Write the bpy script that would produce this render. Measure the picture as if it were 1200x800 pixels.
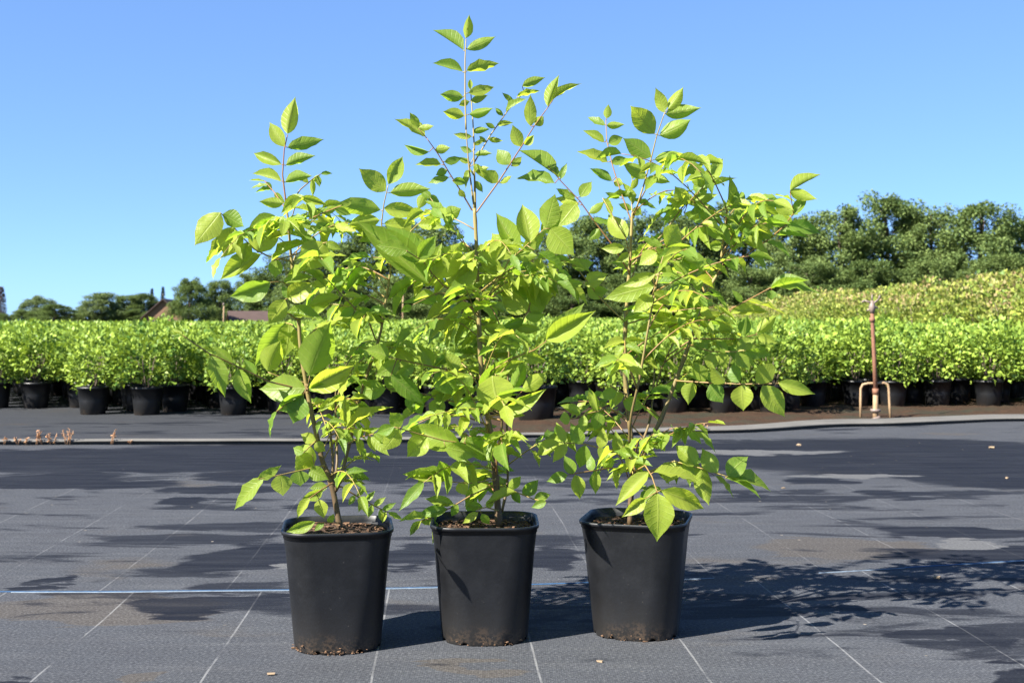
import bpy, math, random
import numpy as np
from mathutils import Vector, Matrix, noise
for o in list(bpy.data.objects): bpy.data.objects.remove(o)
SC = bpy.context.scene
COL = SC.collection
R = math.radians
# ---------------------------------------------------------------- camera
F, CX, HY, H = 1400.0, 600.0, 380.0, 0.63          # focal length / centre / horizon in photo pixels, eye height in metres
cam_d = bpy.data.cameras.new('camera'); cam = bpy.data.objects.new('camera', cam_d); COL.objects.link(cam)
cam.location = (0, 0, H); cam.rotation_euler = (R(90), 0, 0)
cam_d.sensor_width = 36; cam_d.lens = 36*F/1200; cam_d.shift_y = -(400-HY)/1200
cam_d.clip_start = 0.05; cam_d.clip_end = 4000
cam_d.dof.use_dof = True; cam_d.dof.focus_distance = 2.45; cam_d.dof.aperture_fstop = 11
SC.camera = cam
# ---------------------------------------------------------------- sky, sun, exposure
SUN_EL, SHADOW_AZ = 39.5, 36.5                      # shadows fall to the right and away from the camera
to_sun = Vector((-math.cos(R(SHADOW_AZ))*math.cos(R(SUN_EL)), -math.sin(R(SHADOW_AZ))*math.cos(R(SUN_EL)), math.sin(R(SUN_EL))))
W = bpy.data.worlds.new('World'); SC.world = W; W.use_nodes = True
nt = W.node_tree; nt.nodes.clear()
sky = nt.nodes.new('ShaderNodeTexSky'); sky.sky_type = 'NISHITA'; sky.sun_disc = False
sky.sun_elevation = R(SUN_EL); sky.sun_rotation = math.atan2(to_sun.x, to_sun.y)
sky.altitude = 0; sky.air_density = 0.42; sky.dust_density = 0.3; sky.ozone_density = 4.0
bg = nt.nodes.new('ShaderNodeBackground'); bg.inputs[1].default_value = 0.103
wo = nt.nodes.new('ShaderNodeOutputWorld')
gm = nt.nodes.new('ShaderNodeGamma'); gm.inputs[1].default_value = 0.56
nt.links.new(sky.outputs[0], gm.inputs[0]); wb = nt.nodes.new('ShaderNodeMix'); wb.data_type = 'RGBA'; wb.blend_type = 'MULTIPLY'; wb.inputs[0].default_value = 1.0; wb.inputs[7].default_value = (0.71, 1.0, 1.40, 1)   # the photograph's cool white balance
nt.links.new(gm.outputs[0], wb.inputs[6]); nt.links.new(wb.outputs[2], bg.inputs[0]); nt.links.new(bg.outputs[0], wo.inputs[0])
sd = bpy.data.lights.new('sun', 'SUN'); sd.energy = 5.0; sd.angle = R(0.53); sd.color = (1.0, 0.95, 0.86)
sun = bpy.data.objects.new('sun', sd); COL.objects.link(sun)
sun.rotation_euler = (-to_sun).to_track_quat('-Z', 'Y').to_euler(); sun.location = (-5, -3, 6)
SC.view_settings.view_transform = 'Standard'; SC.view_settings.look = 'None'
SC.view_settings.exposure = 1.92; SC.view_settings.gamma = 1.0; SC.view_settings.use_curve_mapping = False
SC.render.resolution_x, SC.render.resolution_y = 1024, 682

# ---------------------------------------------------------------- helpers
def P(px, py, Y): return Vector(((px-CX)/F*Y, Y, H-(py-HY)/F*Y))
def G(px, py, z=0.0):
    Y = F*(H-z)/(py-HY); return Vector(((px-CX)/F*Y, Y, z))
def link(o, parent=None, **kw):
    COL.objects.link(o)
    if parent is not None: o.parent = parent
    for k, v in kw.items(): o[k] = v
    return o
def empty(name, loc, **kw):
    o = bpy.data.objects.new(name, None); o.location = loc; o.empty_display_size = 0.05
    return link(o, None, **kw)
class MB:
    def __init__(s): s.v = []; s.f = []; s.uv = None
    def quad_grid(s, rows, close=False):
        b = len(s.v); n = len(rows[0])
        for r in rows: s.v.extend([tuple(p) for p in r])
        for i in range(len(rows)-1):
            for j in range(n if close else n-1):
                k = (j+1) % n
                s.f.append((b+i*n+j, b+i*n+k, b+(i+1)*n+k, b+(i+1)*n+j))
        return b
    def cap(s, start, n, flip=False):
        f = list(range(start, start+n)); s.f.append(tuple(f[::-1] if flip else f))
    def tube(s, pts, radii, n=6, caps=True):
        pts = [Vector(p) for p in pts]; rows = []
        if not hasattr(radii, '__len__'): radii = [radii]*len(pts)
        up = Vector((0.31, 0.87, 0.13))
        for i, p in enumerate(pts):
            t = (pts[min(i+1, len(pts)-1)]-pts[max(i-1, 0)])
            if t.length < 1e-9: t = Vector((0, 0, 1))
            t.normalize()
            a = t.cross(up)
            if a.length < 1e-3: a = t.cross(Vector((1, 0, 0)))
            a.normalize(); b = t.cross(a)
            rows.append([p+(a*math.cos(2*math.pi*k/n)+b*math.sin(2*math.pi*k/n))*radii[i] for k in range(n)])
        b0 = s.quad_grid(rows, True)
        if caps: s.cap(b0, n, True); s.cap(b0+n*(len(rows)-1), n)
    def box(s, c, d, rz=0.0):
        c = Vector(c); b = len(s.v); ca, sa = math.cos(rz), math.sin(rz)
        for z in (-1, 1):
            for x, y in ((-1, -1), (1, -1), (1, 1), (-1, 1)):
                lx, ly = x*d[0]/2, y*d[1]/2
                s.v.append((c.x+lx*ca-ly*sa, c.y+lx*sa+ly*ca, c.z+z*d[2]/2))
        for f in ((3, 2, 1, 0), (4, 5, 6, 7), (0, 1, 5, 4), (1, 2, 6, 5), (2, 3, 7, 6), (3, 0, 4, 7)): s.f.append(tuple(b+i for i in f))
    def mesh(s, name, mat=None, smooth=True):
        m = bpy.data.meshes.new(name); m.from_pydata(s.v, [], s.f)
        if smooth: m.polygons.foreach_set('use_smooth', [True]*len(m.polygons))
        if mat: m.materials.append(mat)
        m.update(); return m
    def obj(s, name, mat, parent=None, smooth=True, **kw):
        return link(bpy.data.objects.new(name, s.mesh(name, mat, smooth)), parent, **kw)
def np_mesh(name, verts, faces, mat, smooth=False):
    """verts (N,3), faces (M,k) with constant k"""
    m = bpy.data.meshes.new(name); k = faces.shape[1]
    m.vertices.add(len(verts)); m.vertices.foreach_set('co', verts.astype(np.float32).ravel())
    m.loops.add(faces.size); m.loops.foreach_set('vertex_index', faces.astype(np.int32).ravel())
    m.polygons.add(len(faces)); m.polygons.foreach_set('loop_start', np.arange(0, faces.size, k, dtype=np.int32))
    m.polygons.foreach_set('loop_total', np.full(len(faces), k, dtype=np.int32))
    m.update(calc_edges=True)
    if smooth: m.polygons.foreach_set('use_smooth', np.ones(len(faces), dtype=bool))
    m.materials.append(mat); m.validate(); return m

# ---------------------------------------------------------------- materials
class NT:
    def __init__(s, name):
        s.m = bpy.data.materials.new(name); s.m.use_nodes = True; s.t = s.m.node_tree; s.t.nodes.clear()
        s.out = s.n('ShaderNodeOutputMaterial')
    def n(s, typ, **kw):
        x = s.t.nodes.new(typ)
        for k, v in kw.items(): setattr(x, k, v)
        return x
    def put(s, sock, v):
        if isinstance(v, bpy.types.NodeSocket): s.t.links.new(v, sock)
        elif v is not None:
            if isinstance(v, (tuple, list)) and len(v) == 3 and sock.type == 'RGBA': v = (*v, 1)
            sock.default_value = v
    def math(s, op, a, b=None, c=None, clamp=False):
        x = s.n('ShaderNodeMath', operation=op, use_clamp=clamp)
        for i, v in enumerate((a, b, c)): s.put(x.inputs[i], v)
        return x.outputs[0]
    def mix(s, f, a, b, mode='MIX'):
        x = s.n('ShaderNodeMix', data_type='RGBA', blend_type=mode)
        s.put(x.inputs[0], f); s.put(x.inputs[6], a); s.put(x.inputs[7], b); return x.outputs[2]
    def noise(s, vec, scale, detail=3, rough=0.55, dist=0.0):
        x = s.n('ShaderNodeTexNoise'); s.put(x.inputs['Vector'], vec)
        x.inputs['Scale'].default_value = scale; x.inputs['Detail'].default_value = detail
        x.inputs['Roughness'].default_value = rough; x.inputs['Distortion'].default_value = dist
        return x.outputs[0]
    def ramp(s, v, lo, hi, a=0.0, b=1.0):
        x = s.n('ShaderNodeMapRange', interpolation_type='SMOOTHSTEP')
        s.put(x.inputs[0], v); s.put(x.inputs[1], lo); s.put(x.inputs[2], hi); s.put(x.inputs[3], a); s.put(x.inputs[4], b)
        return x.outputs[0]
    def mapping(s, vec, scale=(1, 1, 1), loc=(0, 0, 0), rot=(0, 0, 0)):
        x = s.n('ShaderNodeMapping'); s.put(x.inputs[0], vec); x.inputs['Scale'].default_value = scale
        x.inputs['Location'].default_value = loc; x.inputs['Rotation'].default_value = rot; return x.outputs[0]
    def pos(s): return s.n('ShaderNodeNewGeometry').outputs['Position']
    def obj(s): return s.n('ShaderNodeTexCoord').outputs['Object']
    def bump(s, h, strength=0.3, dist=0.01, normal=None):
        x = s.n('ShaderNodeBump'); x.inputs['Strength'].default_value = strength; x.inputs['Distance'].default_value = dist
        s.put(x.inputs['Height'], h)
        if normal is not None: s.put(x.inputs['Normal'], normal)
        return x.outputs[0]
    def bsdf(s, color, rough=0.6, spec=0.5, normal=None, **kw):
        x = s.n('ShaderNodeBsdfPrincipled'); s.put(x.inputs['Base Color'], color); s.put(x.inputs['Roughness'], rough)
        s.put(x.inputs['Specular IOR Level'], spec)
        if normal is not None: s.put(x.inputs['Normal'], normal)
        for k, v in kw.items(): s.put(x.inputs[k], v)
        return x.outputs[0]
    def done(s, sh): s.t.links.new(sh, s.out.inputs['Surface']); return s.m
    def shmix(s, f, a, b):
        x = s.n('ShaderNodeMixShader'); s.put(x.inputs[0], f); s.t.links.new(a, x.inputs[1]); s.t.links.new(b, x.inputs[2]); return x.outputs[0]
def simple(name, col, rough=0.6, var=0.25, scale=8.0, bump=0.0, spec=0.4):
    t = NT(name); o = t.obj(); f = t.noise(o, scale, 4)
    c = t.mix(f, tuple(x*(1-var) for x in col), tuple(min(1, x*(1+var)) for x in col))
    nrm = t.bump(t.noise(o, scale*4, 4), bump, 0.01) if bump else None
    return t.done(t.bsdf(c, rough, spec, nrm))
def leafmat(name, ca, cb, trans, tf=0.4, rough=0.45, veins=False, island=False, spec=0.4):
    """ca..cb reflect colour range, trans translucent colour"""
    t = NT(name)
    if veins:
        rnd = t.n('ShaderNodeNewGeometry').outputs['Random Per Island'] if island else t.n('ShaderNodeObjectInfo').outputs['Random']
        uv = t.n('ShaderNodeUVMap').outputs[0]; sp = t.n('ShaderNodeSeparateXYZ'); t.put(sp.inputs[0], uv)
        u = t.math('ABSOLUTE', t.math('MULTIPLY_ADD', sp.outputs[0], 2.0, -1.0)); v = sp.outputs[1]
        mid = t.ramp(u, 0.02, 0.09, 1.0, 0.0)
        ph = t.math('FRACT', t.math('MULTIPLY', t.math('SUBTRACT', v, t.math('MULTIPLY', u, 0.16)), 8.0))
        lat = t.ramp(t.math('ABSOLUTE', t.math('SUBTRACT', ph, 0.5)), 0.02, 0.16, 1.0, 0.0)
        vein = t.math('MAXIMUM', mid, t.math('MULTIPLY', lat, 0.45))
        blot = t.noise(t.obj(), 3.0, 3)
        mixf = t.math('ADD', t.math('MULTIPLY', rnd, 0.75), t.math('MULTIPLY', blot, 0.35), clamp=True)
        c = t.mix(mixf, ca, cb)
        edge = t.math('MULTIPLY', t.ramp(u, 0.80, 1.0), t.ramp(t.noise(t.mapping(uv, (3, 5, 1)), 2.0, 3), 0.5, 0.66))
        c = t.mix(t.math('MULTIPLY', edge, 0.6), c, (0.16, 0.12, 0.02))
        c = t.mix(t.math('MULTIPLY', vein, 0.35), c, (0.36, 0.40, 0.10))
        tc = t.mix(t.math('MULTIPLY', vein, 0.35), t.mix(rnd, tuple(x*q for x, q in zip(trans, (0.55, 0.8, 0.7))), trans), tuple(x*0.6 for x in trans))
        nrm = t.bump(t.math('SUBTRACT', t.math('MULTIPLY', t.noise(uv, 9.0, 2), 0.6), vein), 0.35, 0.002)
    else:
        rnd = t.n('ShaderNodeNewGeometry').outputs['Random Per Island']
        orn = t.n('ShaderNodeObjectInfo').outputs['Random']
        c = t.mix(t.math('ADD', t.math('MULTIPLY', rnd, 0.7), t.math('MULTIPLY', orn, 0.3)), ca, cb); tc = trans; nrm = None
    a = t.bsdf(c, rough, spec, nrm)
    tr = t.n('ShaderNodeBsdfTranslucent'); t.put(tr.inputs[0], tc)
    if nrm is not None: t.put(tr.inputs['Normal'], nrm)
    return t.done(t.shmix(tf, a, tr.outputs[0]))

LEAFCOL = ((0.075, 0.165, 0.024), (0.32, 0.375, 0.05), (0.66, 0.74, 0.06), 0.52, 0.42)
M_leaf = leafmat('sapling_leaf', *LEAFCOL, veins=True, spec=0.32)
M_leaf_small = leafmat('sapling_leaf_small', *LEAFCOL, veins=True, island=True, spec=0.32)
M_shrubleaf = leafmat('shrub_leaf', (0.04, 0.105, 0.016), (0.31, 0.41, 0.06), (0.33, 0.46, 0.04), 0.22, 0.5, spec=0.25)
def tall_mat():
    t = NT('tall_shrub_leaf'); r = t.n('ShaderNodeNewGeometry').outputs['Random Per Island']; o = t.n('ShaderNodeObjectInfo').outputs['Random']
    sp = t.n('ShaderNodeSeparateXYZ'); t.put(sp.inputs[0], t.obj())
    c = t.mix(r, (0.085, 0.155, 0.022), (0.31, 0.34, 0.06))
    tip = t.math('MULTIPLY', t.ramp(sp.outputs[2], 0.95, 1.4), t.ramp(t.math('FRACT', t.math('MULTIPLY', r, 7.3)), 0.35, 0.7))
    c = t.mix(t.math('MULTIPLY', tip, t.math('MULTIPLY_ADD', o, 0.7, 0.25)), c, (0.36, 0.22, 0.14))
    tr = t.n('ShaderNodeBsdfTranslucent'); t.put(tr.inputs[0], (0.28, 0.33, 0.05))
    return t.done(t.shmix(0.25, t.bsdf(c, 0.5, 0.3), tr.outputs[0]))
M_tallleaf = tall_mat()
M_treeleaf = leafmat('tree_leaf', (0.032, 0.066, 0.022), (0.175, 0.23, 0.07), (0.14, 0.19, 0.04), 0.25, 0.7, spec=0.12)
M_treeleaf2 = leafmat('tree_leaf_pale', (0.08, 0.12, 0.05), (0.20, 0.25, 0.09), (0.14, 0.19, 0.05), 0.25, 0.55, spec=0.3)
M_conifer = leafmat('conifer_leaf', (0.015, 0.035, 0.018), (0.04, 0.07, 0.03), (0.03, 0.05, 0.015), 0.15, 0.6, spec=0.3)
M_copper = leafmat('copper_leaf', (0.07, 0.045, 0.04), (0.15, 0.10, 0.085), (0.10, 0.05, 0.04), 0.2, 0.6, spec=0.3)
M_bark = simple('bark', (0.12, 0.09, 0.065), 0.85, 0.35, 3.0, 0.4)
M_dry = simple('dry_stem', (0.38, 0.22, 0.12), 0.8, 0.35, 20)
def stem_mat():
    t = NT('sapling_stem'); o = t.pos(); sp = t.n('ShaderNodeSeparateXYZ'); t.put(sp.inputs[0], o)
    f = t.noise(t.mapping(o, (60, 60, 14)), 1.0, 4)
    low = t.mix(f, (0.045, 0.03, 0.016), (0.14, 0.09, 0.045))
    high = t.mix(f, (0.14, 0.13, 0.035), (0.25, 0.18, 0.06))
    c = t.mix(t.ramp(t.math('ADD', sp.outputs[2], t.math('MULTIPLY', f, 0.15)), 0.35, 0.8), low, high)
    return t.done(t.bsdf(c, 0.55, 0.4, t.bump(f, 0.3, 0.002)))
M_stem = stem_mat()
def rachis_mat():
    t = NT('leaf_stalk'); r = t.n('ShaderNodeObjectInfo').outputs['Random']; f = t.noise(t.obj(), 14, 3)
    c = t.mix(t.math('ADD', t.math('MULTIPLY', r, 0.6), t.math('MULTIPLY', f, 0.5), clamp=True), (0.17, 0.055, 0.035), (0.26, 0.22, 0.055))
    return t.done(t.bsdf(c, 0.45, 0.4))
M_rachis = rachis_mat()

def fabric_mat(name, line_x0, dirx, spots, dark=1.0, lines=True, lw=0.85):
    """woven ground cover: marker threads every 0.30 m, damp and muddy patches, dust"""
    t = NT(name); p = t.pos(); sp = t.n('ShaderNodeSeparateXYZ'); t.put(sp.inputs[0], p)
    x, y = sp.outputs[0], sp.outputs[1]
    big = t.noise(t.mapping(p, (0.55, 1.7, 1), (3.1, 0, 0)), 1.0, 5, 0.55, 0.4)
    mid = t.noise(t.mapping(p, (2.2, 7.0, 1)), 1.0, 5, 0.6, 0.5)
    fine = t.noise(t.mapping(p, (260, 420, 1)), 1.0, 2, 0.6)
    streak = t.noise(t.mapping(p, (2.2, 24, 1)), 1.0, 4, 0.65)
    grain = t.noise(t.mapping(p, (150, 210, 1), (4, 2, 0)), 1.0, 4, 0.75)
    mott = t.noise(t.mapping(p, (9, 14, 1), (2, 7, 0)), 1.0, 5, 0.7)
    c = t.mix(big, (0.036*dark, 0.039*dark, 0.045*dark), (0.067*dark, 0.072*dark, 0.082*dark))
    c = t.mix(t.math('MULTIPLY', t.ramp(streak, 0.45, 0.75), 0.28), c, (0.112*dark, 0.115*dark, 0.120*dark))
    c = t.mix(t.ramp(mott, 0.35, 0.7, 0.0, 0.38), c, (0.040*dark, 0.041*dark, 0.046*dark))
    # damp
    damp = t.math('MULTIPLY', t.ramp(t.math('ADD', t.math('MULTIPLY', big, 0.5), t.math('MULTIPLY', mid, 0.5)), 0.525, 0.58), 0.9)
    brown = None
    wx = t.math('ADD', x, t.math('MULTIPLY', t.math('SUBTRACT', mid, 0.5), 0.30))
    wy = t.math('ADD', y, t.math('MULTIPLY', t.math('SUBTRACT', t.noise(t.mapping(p, (3, 8, 1), (7, 3, 0)), 1.0, 4), 0.5), 0.45))
    light = None
    for (sx, sy, rx, ry, kind) in spots:
        dx = t.math('DIVIDE', t.math('SUBTRACT', wx, sx), rx); dy = t.math('DIVIDE', t.math('SUBTRACT', wy, sy), ry)
        d = t.math('ADD', t.math('MULTIPLY', dx, dx), t.math('MULTIPLY', dy, dy))
        mk = t.ramp(t.math('ADD', d, t.math('MULTIPLY', t.math('SUBTRACT', streak, 0.5), 0.5)), 0.76, 1.12, 1.0, 0.0)
        if kind == 'd': damp = t.math('MAXIMUM', damp, mk)
        elif kind == 'b': brown = mk if brown is None else t.math('MAXIMUM', brown, mk)
        else: light = mk if light is None else t.math('MAXIMUM', light, mk)
    if light is not None: damp = t.math('MULTIPLY', damp, t.math('SUBTRACT', 1.0, light))
    mud = t.ramp(t.noise(t.mapping(p, (1.3, 2.4, 1), (9, 5, 0)), 1.0, 5, 0.65), 0.56, 0.70)
    if brown is not None: mud = t.math('MAXIMUM', mud, brown)
    c = t.mix(t.math('MULTIPLY', mud, t.math('MULTIPLY_ADD', fine, 0.5, 0.25)), c, (0.070*dark, 0.057*dark, 0.042*dark))
    c = t.mix(t.math('MULTIPLY', damp, t.math('MULTIPLY_ADD', streak, 0.9, 0.46, clamp=True)), c, (0.0050, 0.0064, 0.0110))
    if light is not None: c = t.mix(t.math('MULTIPLY', light, 0.7), c, (0.12, 0.12, 0.12))
    # weave
    wv = t.math('SINE', t.math('MULTIPLY', x, 2*math.pi/0.0042)); wh = t.math('SINE', t.math('MULTIPLY', y, 2*math.pi/0.0036))
    weave = t.math('MULTIPLY_ADD', wv, 0.5, t.math('MULTIPLY', wh, 0.4))
    c = t.mix(t.math('MULTIPLY_ADD', weave, 0.11, 0.11), c, (0.012, 0.012, 0.016), 'MIX')
    c = t.mix(t.math('MULTIPLY', t.ramp(fine, 0.58, 0.8), t.math('MULTIPLY_ADD', damp, -0.2, 0.25)), c, (0.13, 0.12, 0.11))
    c = t.mix(t.ramp(grain, 0.36, 0.56, 0.5, 0.0), c, (0.012, 0.012, 0.015)); c = t.mix(t.math('MULTIPLY', t.ramp(grain, 0.52, 0.72, 0.0, 0.40), t.math('MULTIPLY_ADD', damp, -0.8, 1.0)), c, (0.18*dark, 0.18*dark, 0.185*dark))
    # specks of dust
    vo = t.n('ShaderNodeTexVoronoi'); t.put(vo.inputs['Vector'], t.mapping(p, (9, 9, 1))); vo.inputs['Scale'].default_value = 1.0
    speck = t.ramp(vo.outputs['Distance'], 0.02, 0.05, 1.0, 0.0)
    c = t.mix(t.math('MULTIPLY', speck, t.ramp(big, 0.4, 0.6)), c, (0.22, 0.19, 0.15))
    if lines:
        lx = t.math('SUBTRACT', x, t.math('MULTIPLY_ADD', y, dirx, line_x0))
        lx = t.math('ADD', lx, t.math('MULTIPLY', t.math('SUBTRACT', t.noise(t.mapping(p, (0, 1.1, 0)), 1.0, 2), 0.5), 0.02))
        fr = t.math('FRACT', t.math('DIVIDE', lx, 0.30)); dd = t.math('ABSOLUTE', t.math('SUBTRACT', fr, 0.5))
        ln = t.ramp(dd, 0.0045, 0.0085, 1.0, 0.0)
        gap = t.math('MULTIPLY', t.math('MULTIPLY', t.math('MULTIPLY_ADD', damp, -0.75, 1.0), t.ramp(y, 3.6, 6.0, 1.0, 0.25)), t.ramp(t.noise(t.mapping(p, (2, 5, 1), (1, 8, 0)), 1.0, 4, 0.7), 0.36, 0.60, 0.04, 0.5))
        c = t.mix(t.math('MULTIPLY', ln, t.math('MULTIPLY', gap, t.math('MULTIPLY_ADD', fine, 0.8*lw, 0.4*lw))), c, (0.30, 0.30, 0.30))
    h = t.math('ADD', t.math('MULTIPLY', weave, 0.25), fine)
    nrm = t.bump(h, 0.35, 0.0012); nrm = t.bump(t.math('ADD', mid, t.math('MULTIPLY', big, 2.0)), 0.25, 0.012, nrm)
    rough = t.math('MULTIPLY_ADD', damp, -0.08, 0.85)
    return t.done(t.bsdf(c, rough, t.math('MULTIPLY_ADD', damp, 0.03, 0.05), nrm))
def spot(px, py, rxp, ryp, kind):
    g = G(px, py); return (g.x, g.y, rxp/F*g.y, ryp*g.y*g.y/(F*H), kind)
near_spots = [spot(*a) for a in ((1112, 746, 84, 13, 'd'), (1190, 792, 48, 20, 'd'), (110, 712, 170, 17, 'b'), (165, 792, 34, 12, 'b'),
                                 (250, 708, 110, 11, 'd'), (20, 798, 26, 8, 'd'), (560, 780, 60, 8, 'b'))]
far_spots = [spot(*a) for a in ((288, 651, 76, 17, 'd'), (330, 662, 24, 6, 'l'), (300, 650, 10, 4, 'd'), (46, 683, 34, 6, 'd'), (224, 584, 33, 5, 'd'),
                                (1000, 640, 110, 14, 'b'), (1120, 622, 95, 9, 'd'), (1150, 648, 130, 14, 'd'), (1136, 636, 42, 6, 'l'), (1060, 577, 58, 4, 'd'),
                                (1080, 533, 280, 25, 'd'), (640, 524, 500, 9, 'd'), (1180, 560, 130, 12, 'd'), (960, 563, 40, 4, 'd'), (150, 537, 330, 15, 'd'), (90, 566, 130, 6, 'd'), (250, 572, 80, 4, 'd'), (60, 560, 90, 9, 'd'), (330, 556, 110, 7, 'd'), (500, 548, 120, 16, 'd'), (700, 540, 180, 18, 'd'),
                                (1000, 556, 80, 3, 'l'), (880, 528, 120, 2.5, 'l'), (380, 590, 60, 5, 'd'), (480, 690, 50, 4, 'l'), (480, 650, 50, 12, 'd'), (880, 580, 24, 4, 'd'), (650, 650, 40, 14, 'd'))]
DIRX = -0.06
M_fab_near = fabric_mat('ground_cover_near', 0.0525+0.126+0.15, DIRX, near_spots, 1.16)
M_fab_far = fabric_mat('ground_cover_far', 0.0525+0.126+0.15-0.09, DIRX, far_spots, 1.12, True, 0.5)
M_fab_back = fabric_mat('ground_cover_back', 0, DIRX, [], 0.75, lines=False)
M_fab_kerb = simple('edging_cloth', (0.115, 0.110, 0.102), 0.85, 0.35, 5.0, 0.25, 0.1)

# ---------------------------------------------------------------- ground
def wrinkle(x, y): return 0.0022*noise.noise(Vector((x*1.3, y*3.1, 0.3)))+0.0012*noise.noise(Vector((x*4.0, y*9.0, 5.3)))
def sheet(name, ynear, yfar, nx, ny, z, mat, x0=-7.0, x1=9.0, wr=1.0, **kw):
    mb = MB(); rows = []
    for j in range(ny+1):
        r = []
        for i in range(nx+1):
            x = x0+(x1-x0)*i/nx; a, b = ynear(x), yfar(x); y = a+(b-a)*j/ny
            r.append((x, y, z+wr*wrinkle(x, y)))
        rows.append(r)
    mb.quad_grid(rows); return mb.obj(name, mat, None, True, **kw)
def interp(pts):
    pts = sorted(pts)
    def f(x):
        if x <= pts[0][0]: return pts[0][1]
        for (a, b), (c, d) in zip(pts, pts[1:]):
            if x <= c:
                t = (x-a)/(c-a); t = t*t*(3-2*t); return b+(d-b)*t
        return pts[-1][1]
    return f
_sx, _sy = zip(*[(G(a, b).x, G(a, b).y) for a, b in ((0, 693), (170, 692), (340, 691), (455, 688.5), (640, 684), (830, 676), (1000, 667), (1200, 656))])
_sc = np.polyfit(_sx, _sy, 2)
def seam(x): xx = max(-1.6, min(1.9, x)); return float(np.polyval(_sc, xx))+(x-xx)*float(np.polyval(np.polyder(_sc), xx))
ledge = interp([(G(a, b).x, G(a, b).y) for a, b in ((-400, 522), (0, 520.5), (350, 519.5), (480, 518), (640, 512), (840, 507), (1015, 499), (1200, 493), (1500, 488))])
def grass_mat():
    t = NT('field_ground'); p = t.pos(); f = t.noise(p, 0.3, 6); g = t.noise(p, 9.0, 5)
    c = t.mix(f, (0.05, 0.075, 0.02), (0.10, 0.095, 0.04)); c = t.mix(g, c, (0.045, 0.06, 0.02))
    return t.done(t.bsdf(c, 0.9, 0.2, t.bump(g, 0.6, 0.05)))
mb = MB(); mb.quad_grid([[(-1500, -60, -0.03), (1500, -60, -0.03)], [(-1500, 2500, -0.03), (1500, 2500, -0.03)]])
mb.obj('ground', grass_mat(), None, False, kind='structure')
sheet('rear_ground_cover', lambda x: ledge(x)-0.1, lambda x: 75.0, 90, 60, -0.014, M_fab_back, -40, 40, 0.3, kind='structure')
sheet('far_ground_cover', lambda x: seam(x)-0.06, lambda x: ledge(x)+0.02, 160, 50, -0.0045, M_fab_far, kind='structure')
sheet('near_ground_cover', lambda x: -2.0, seam, 160, 50, 0.0, M_fab_near, kind='structure')
# blue and white selvedge thread along the seam
def ribbon(name, off, w, mat, breaks, hgt):
    mb = MB(); run = []
    def flush():
        if len(run) > 1: mb.quad_grid([list(r) for r in zip(*run)])
        run.clear()
    n = 700
    for i in range(n+1):
        x = -5.0+12.0*i/n
        if noise.noise(Vector((x*breaks[0], off*90, 2.2))) < breaks[1]: flush(); continue
        y = seam(x)+off+0.004*noise.noise(Vector((x*3.0, 9.1, 0))); z = wrinkle(x, y)+hgt
        run.append(((x, y-w/2, z), (x, y, z+0.0022), (x, y+w/2, z)))
    flush(); return mb.obj(name, mat, None, True, kind='structure')
ribbon('selvedge_blue', -0.004, 0.0065, simple('blue_thread', (0.018, 0.055, 0.12), 0.7, 0.7, 60), (1.6, -0.30), 0.0006)
ribbon('selvedge_white', -0.012, 0.0024, simple('white_thread', (0.10, 0.13, 0.17), 0.6, 0.6, 60), (2.6, 0.0), 0.0006)
# raised edging: cloth turned up over a low board
mb = MB(); rows = []
for i in range(201):
    x = -7+16*i/200; y = ledge(x); q = 0.003*noise.noise(Vector((x*2.2, 1, 7))); w = 0.07+0.22*max(0, min(1, (x-0.2)/1.6))
    rows.append([(x, y+0.04, -0.008), (x, y+0.035, 0.009), (x, y+0.004, 0.011+q), (x, y, 0.016+q), (x, y+0.006, 0.021+q), (x, y+0.04, 0.024+q), (x, y+w, 0.022+q), (x, y+w+0.06, 0.004), (x, y+w+0.10, -0.02)])
mb.quad_grid(rows); mb.obj('edging', M_fab_kerb, None, True, kind='structure')
# bare soil strip behind the edging on the right
def soil_mat():
    t = NT('bare_soil'); p = t.pos(); a = t.noise(p, 18, 6, 0.7); b = t.noise(p, 2.5, 4); v = t.n('ShaderNodeTexVoronoi'); t.put(v.inputs['Vector'], p); v.inputs['Scale'].default_value = 45
    c = t.mix(a, (0.012, 0.008, 0.006), (0.07, 0.038, 0.021)); c = t.mix(t.ramp(b, 0.45, 0.65), c, (0.03, 0.028, 0.018))
    c = t.mix(t.ramp(v.outputs['Distance'], 0.05, 0.2, 0.35, 0.0), c, (0.17, 0.12, 0.08))
    return t.done(t.bsdf(c, 0.95, 0.15, t.bump(a, 0.9, 0.02)))
M_soil = soil_mat()
mb = MB(); rows = []
for j in range(26):
    r = []
    for i in range(201):
        x = -0.3+9*i/200; y = ledge(x)+0.15+j*0.085; e = min(1, j/4)*min(1, max(0, (x+0.3)/0.5))
        r.append((x, y, -0.02+e*(0.022+0.016*noise.noise(Vector((x*5, y*5, 0)))+0.008*noise.noise(Vector((x*19, y*19, 3))))))
    rows.append(r)
mb.quad_grid(rows); mb.obj('soil_strip', M_soil, None, True, kind='structure')

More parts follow.
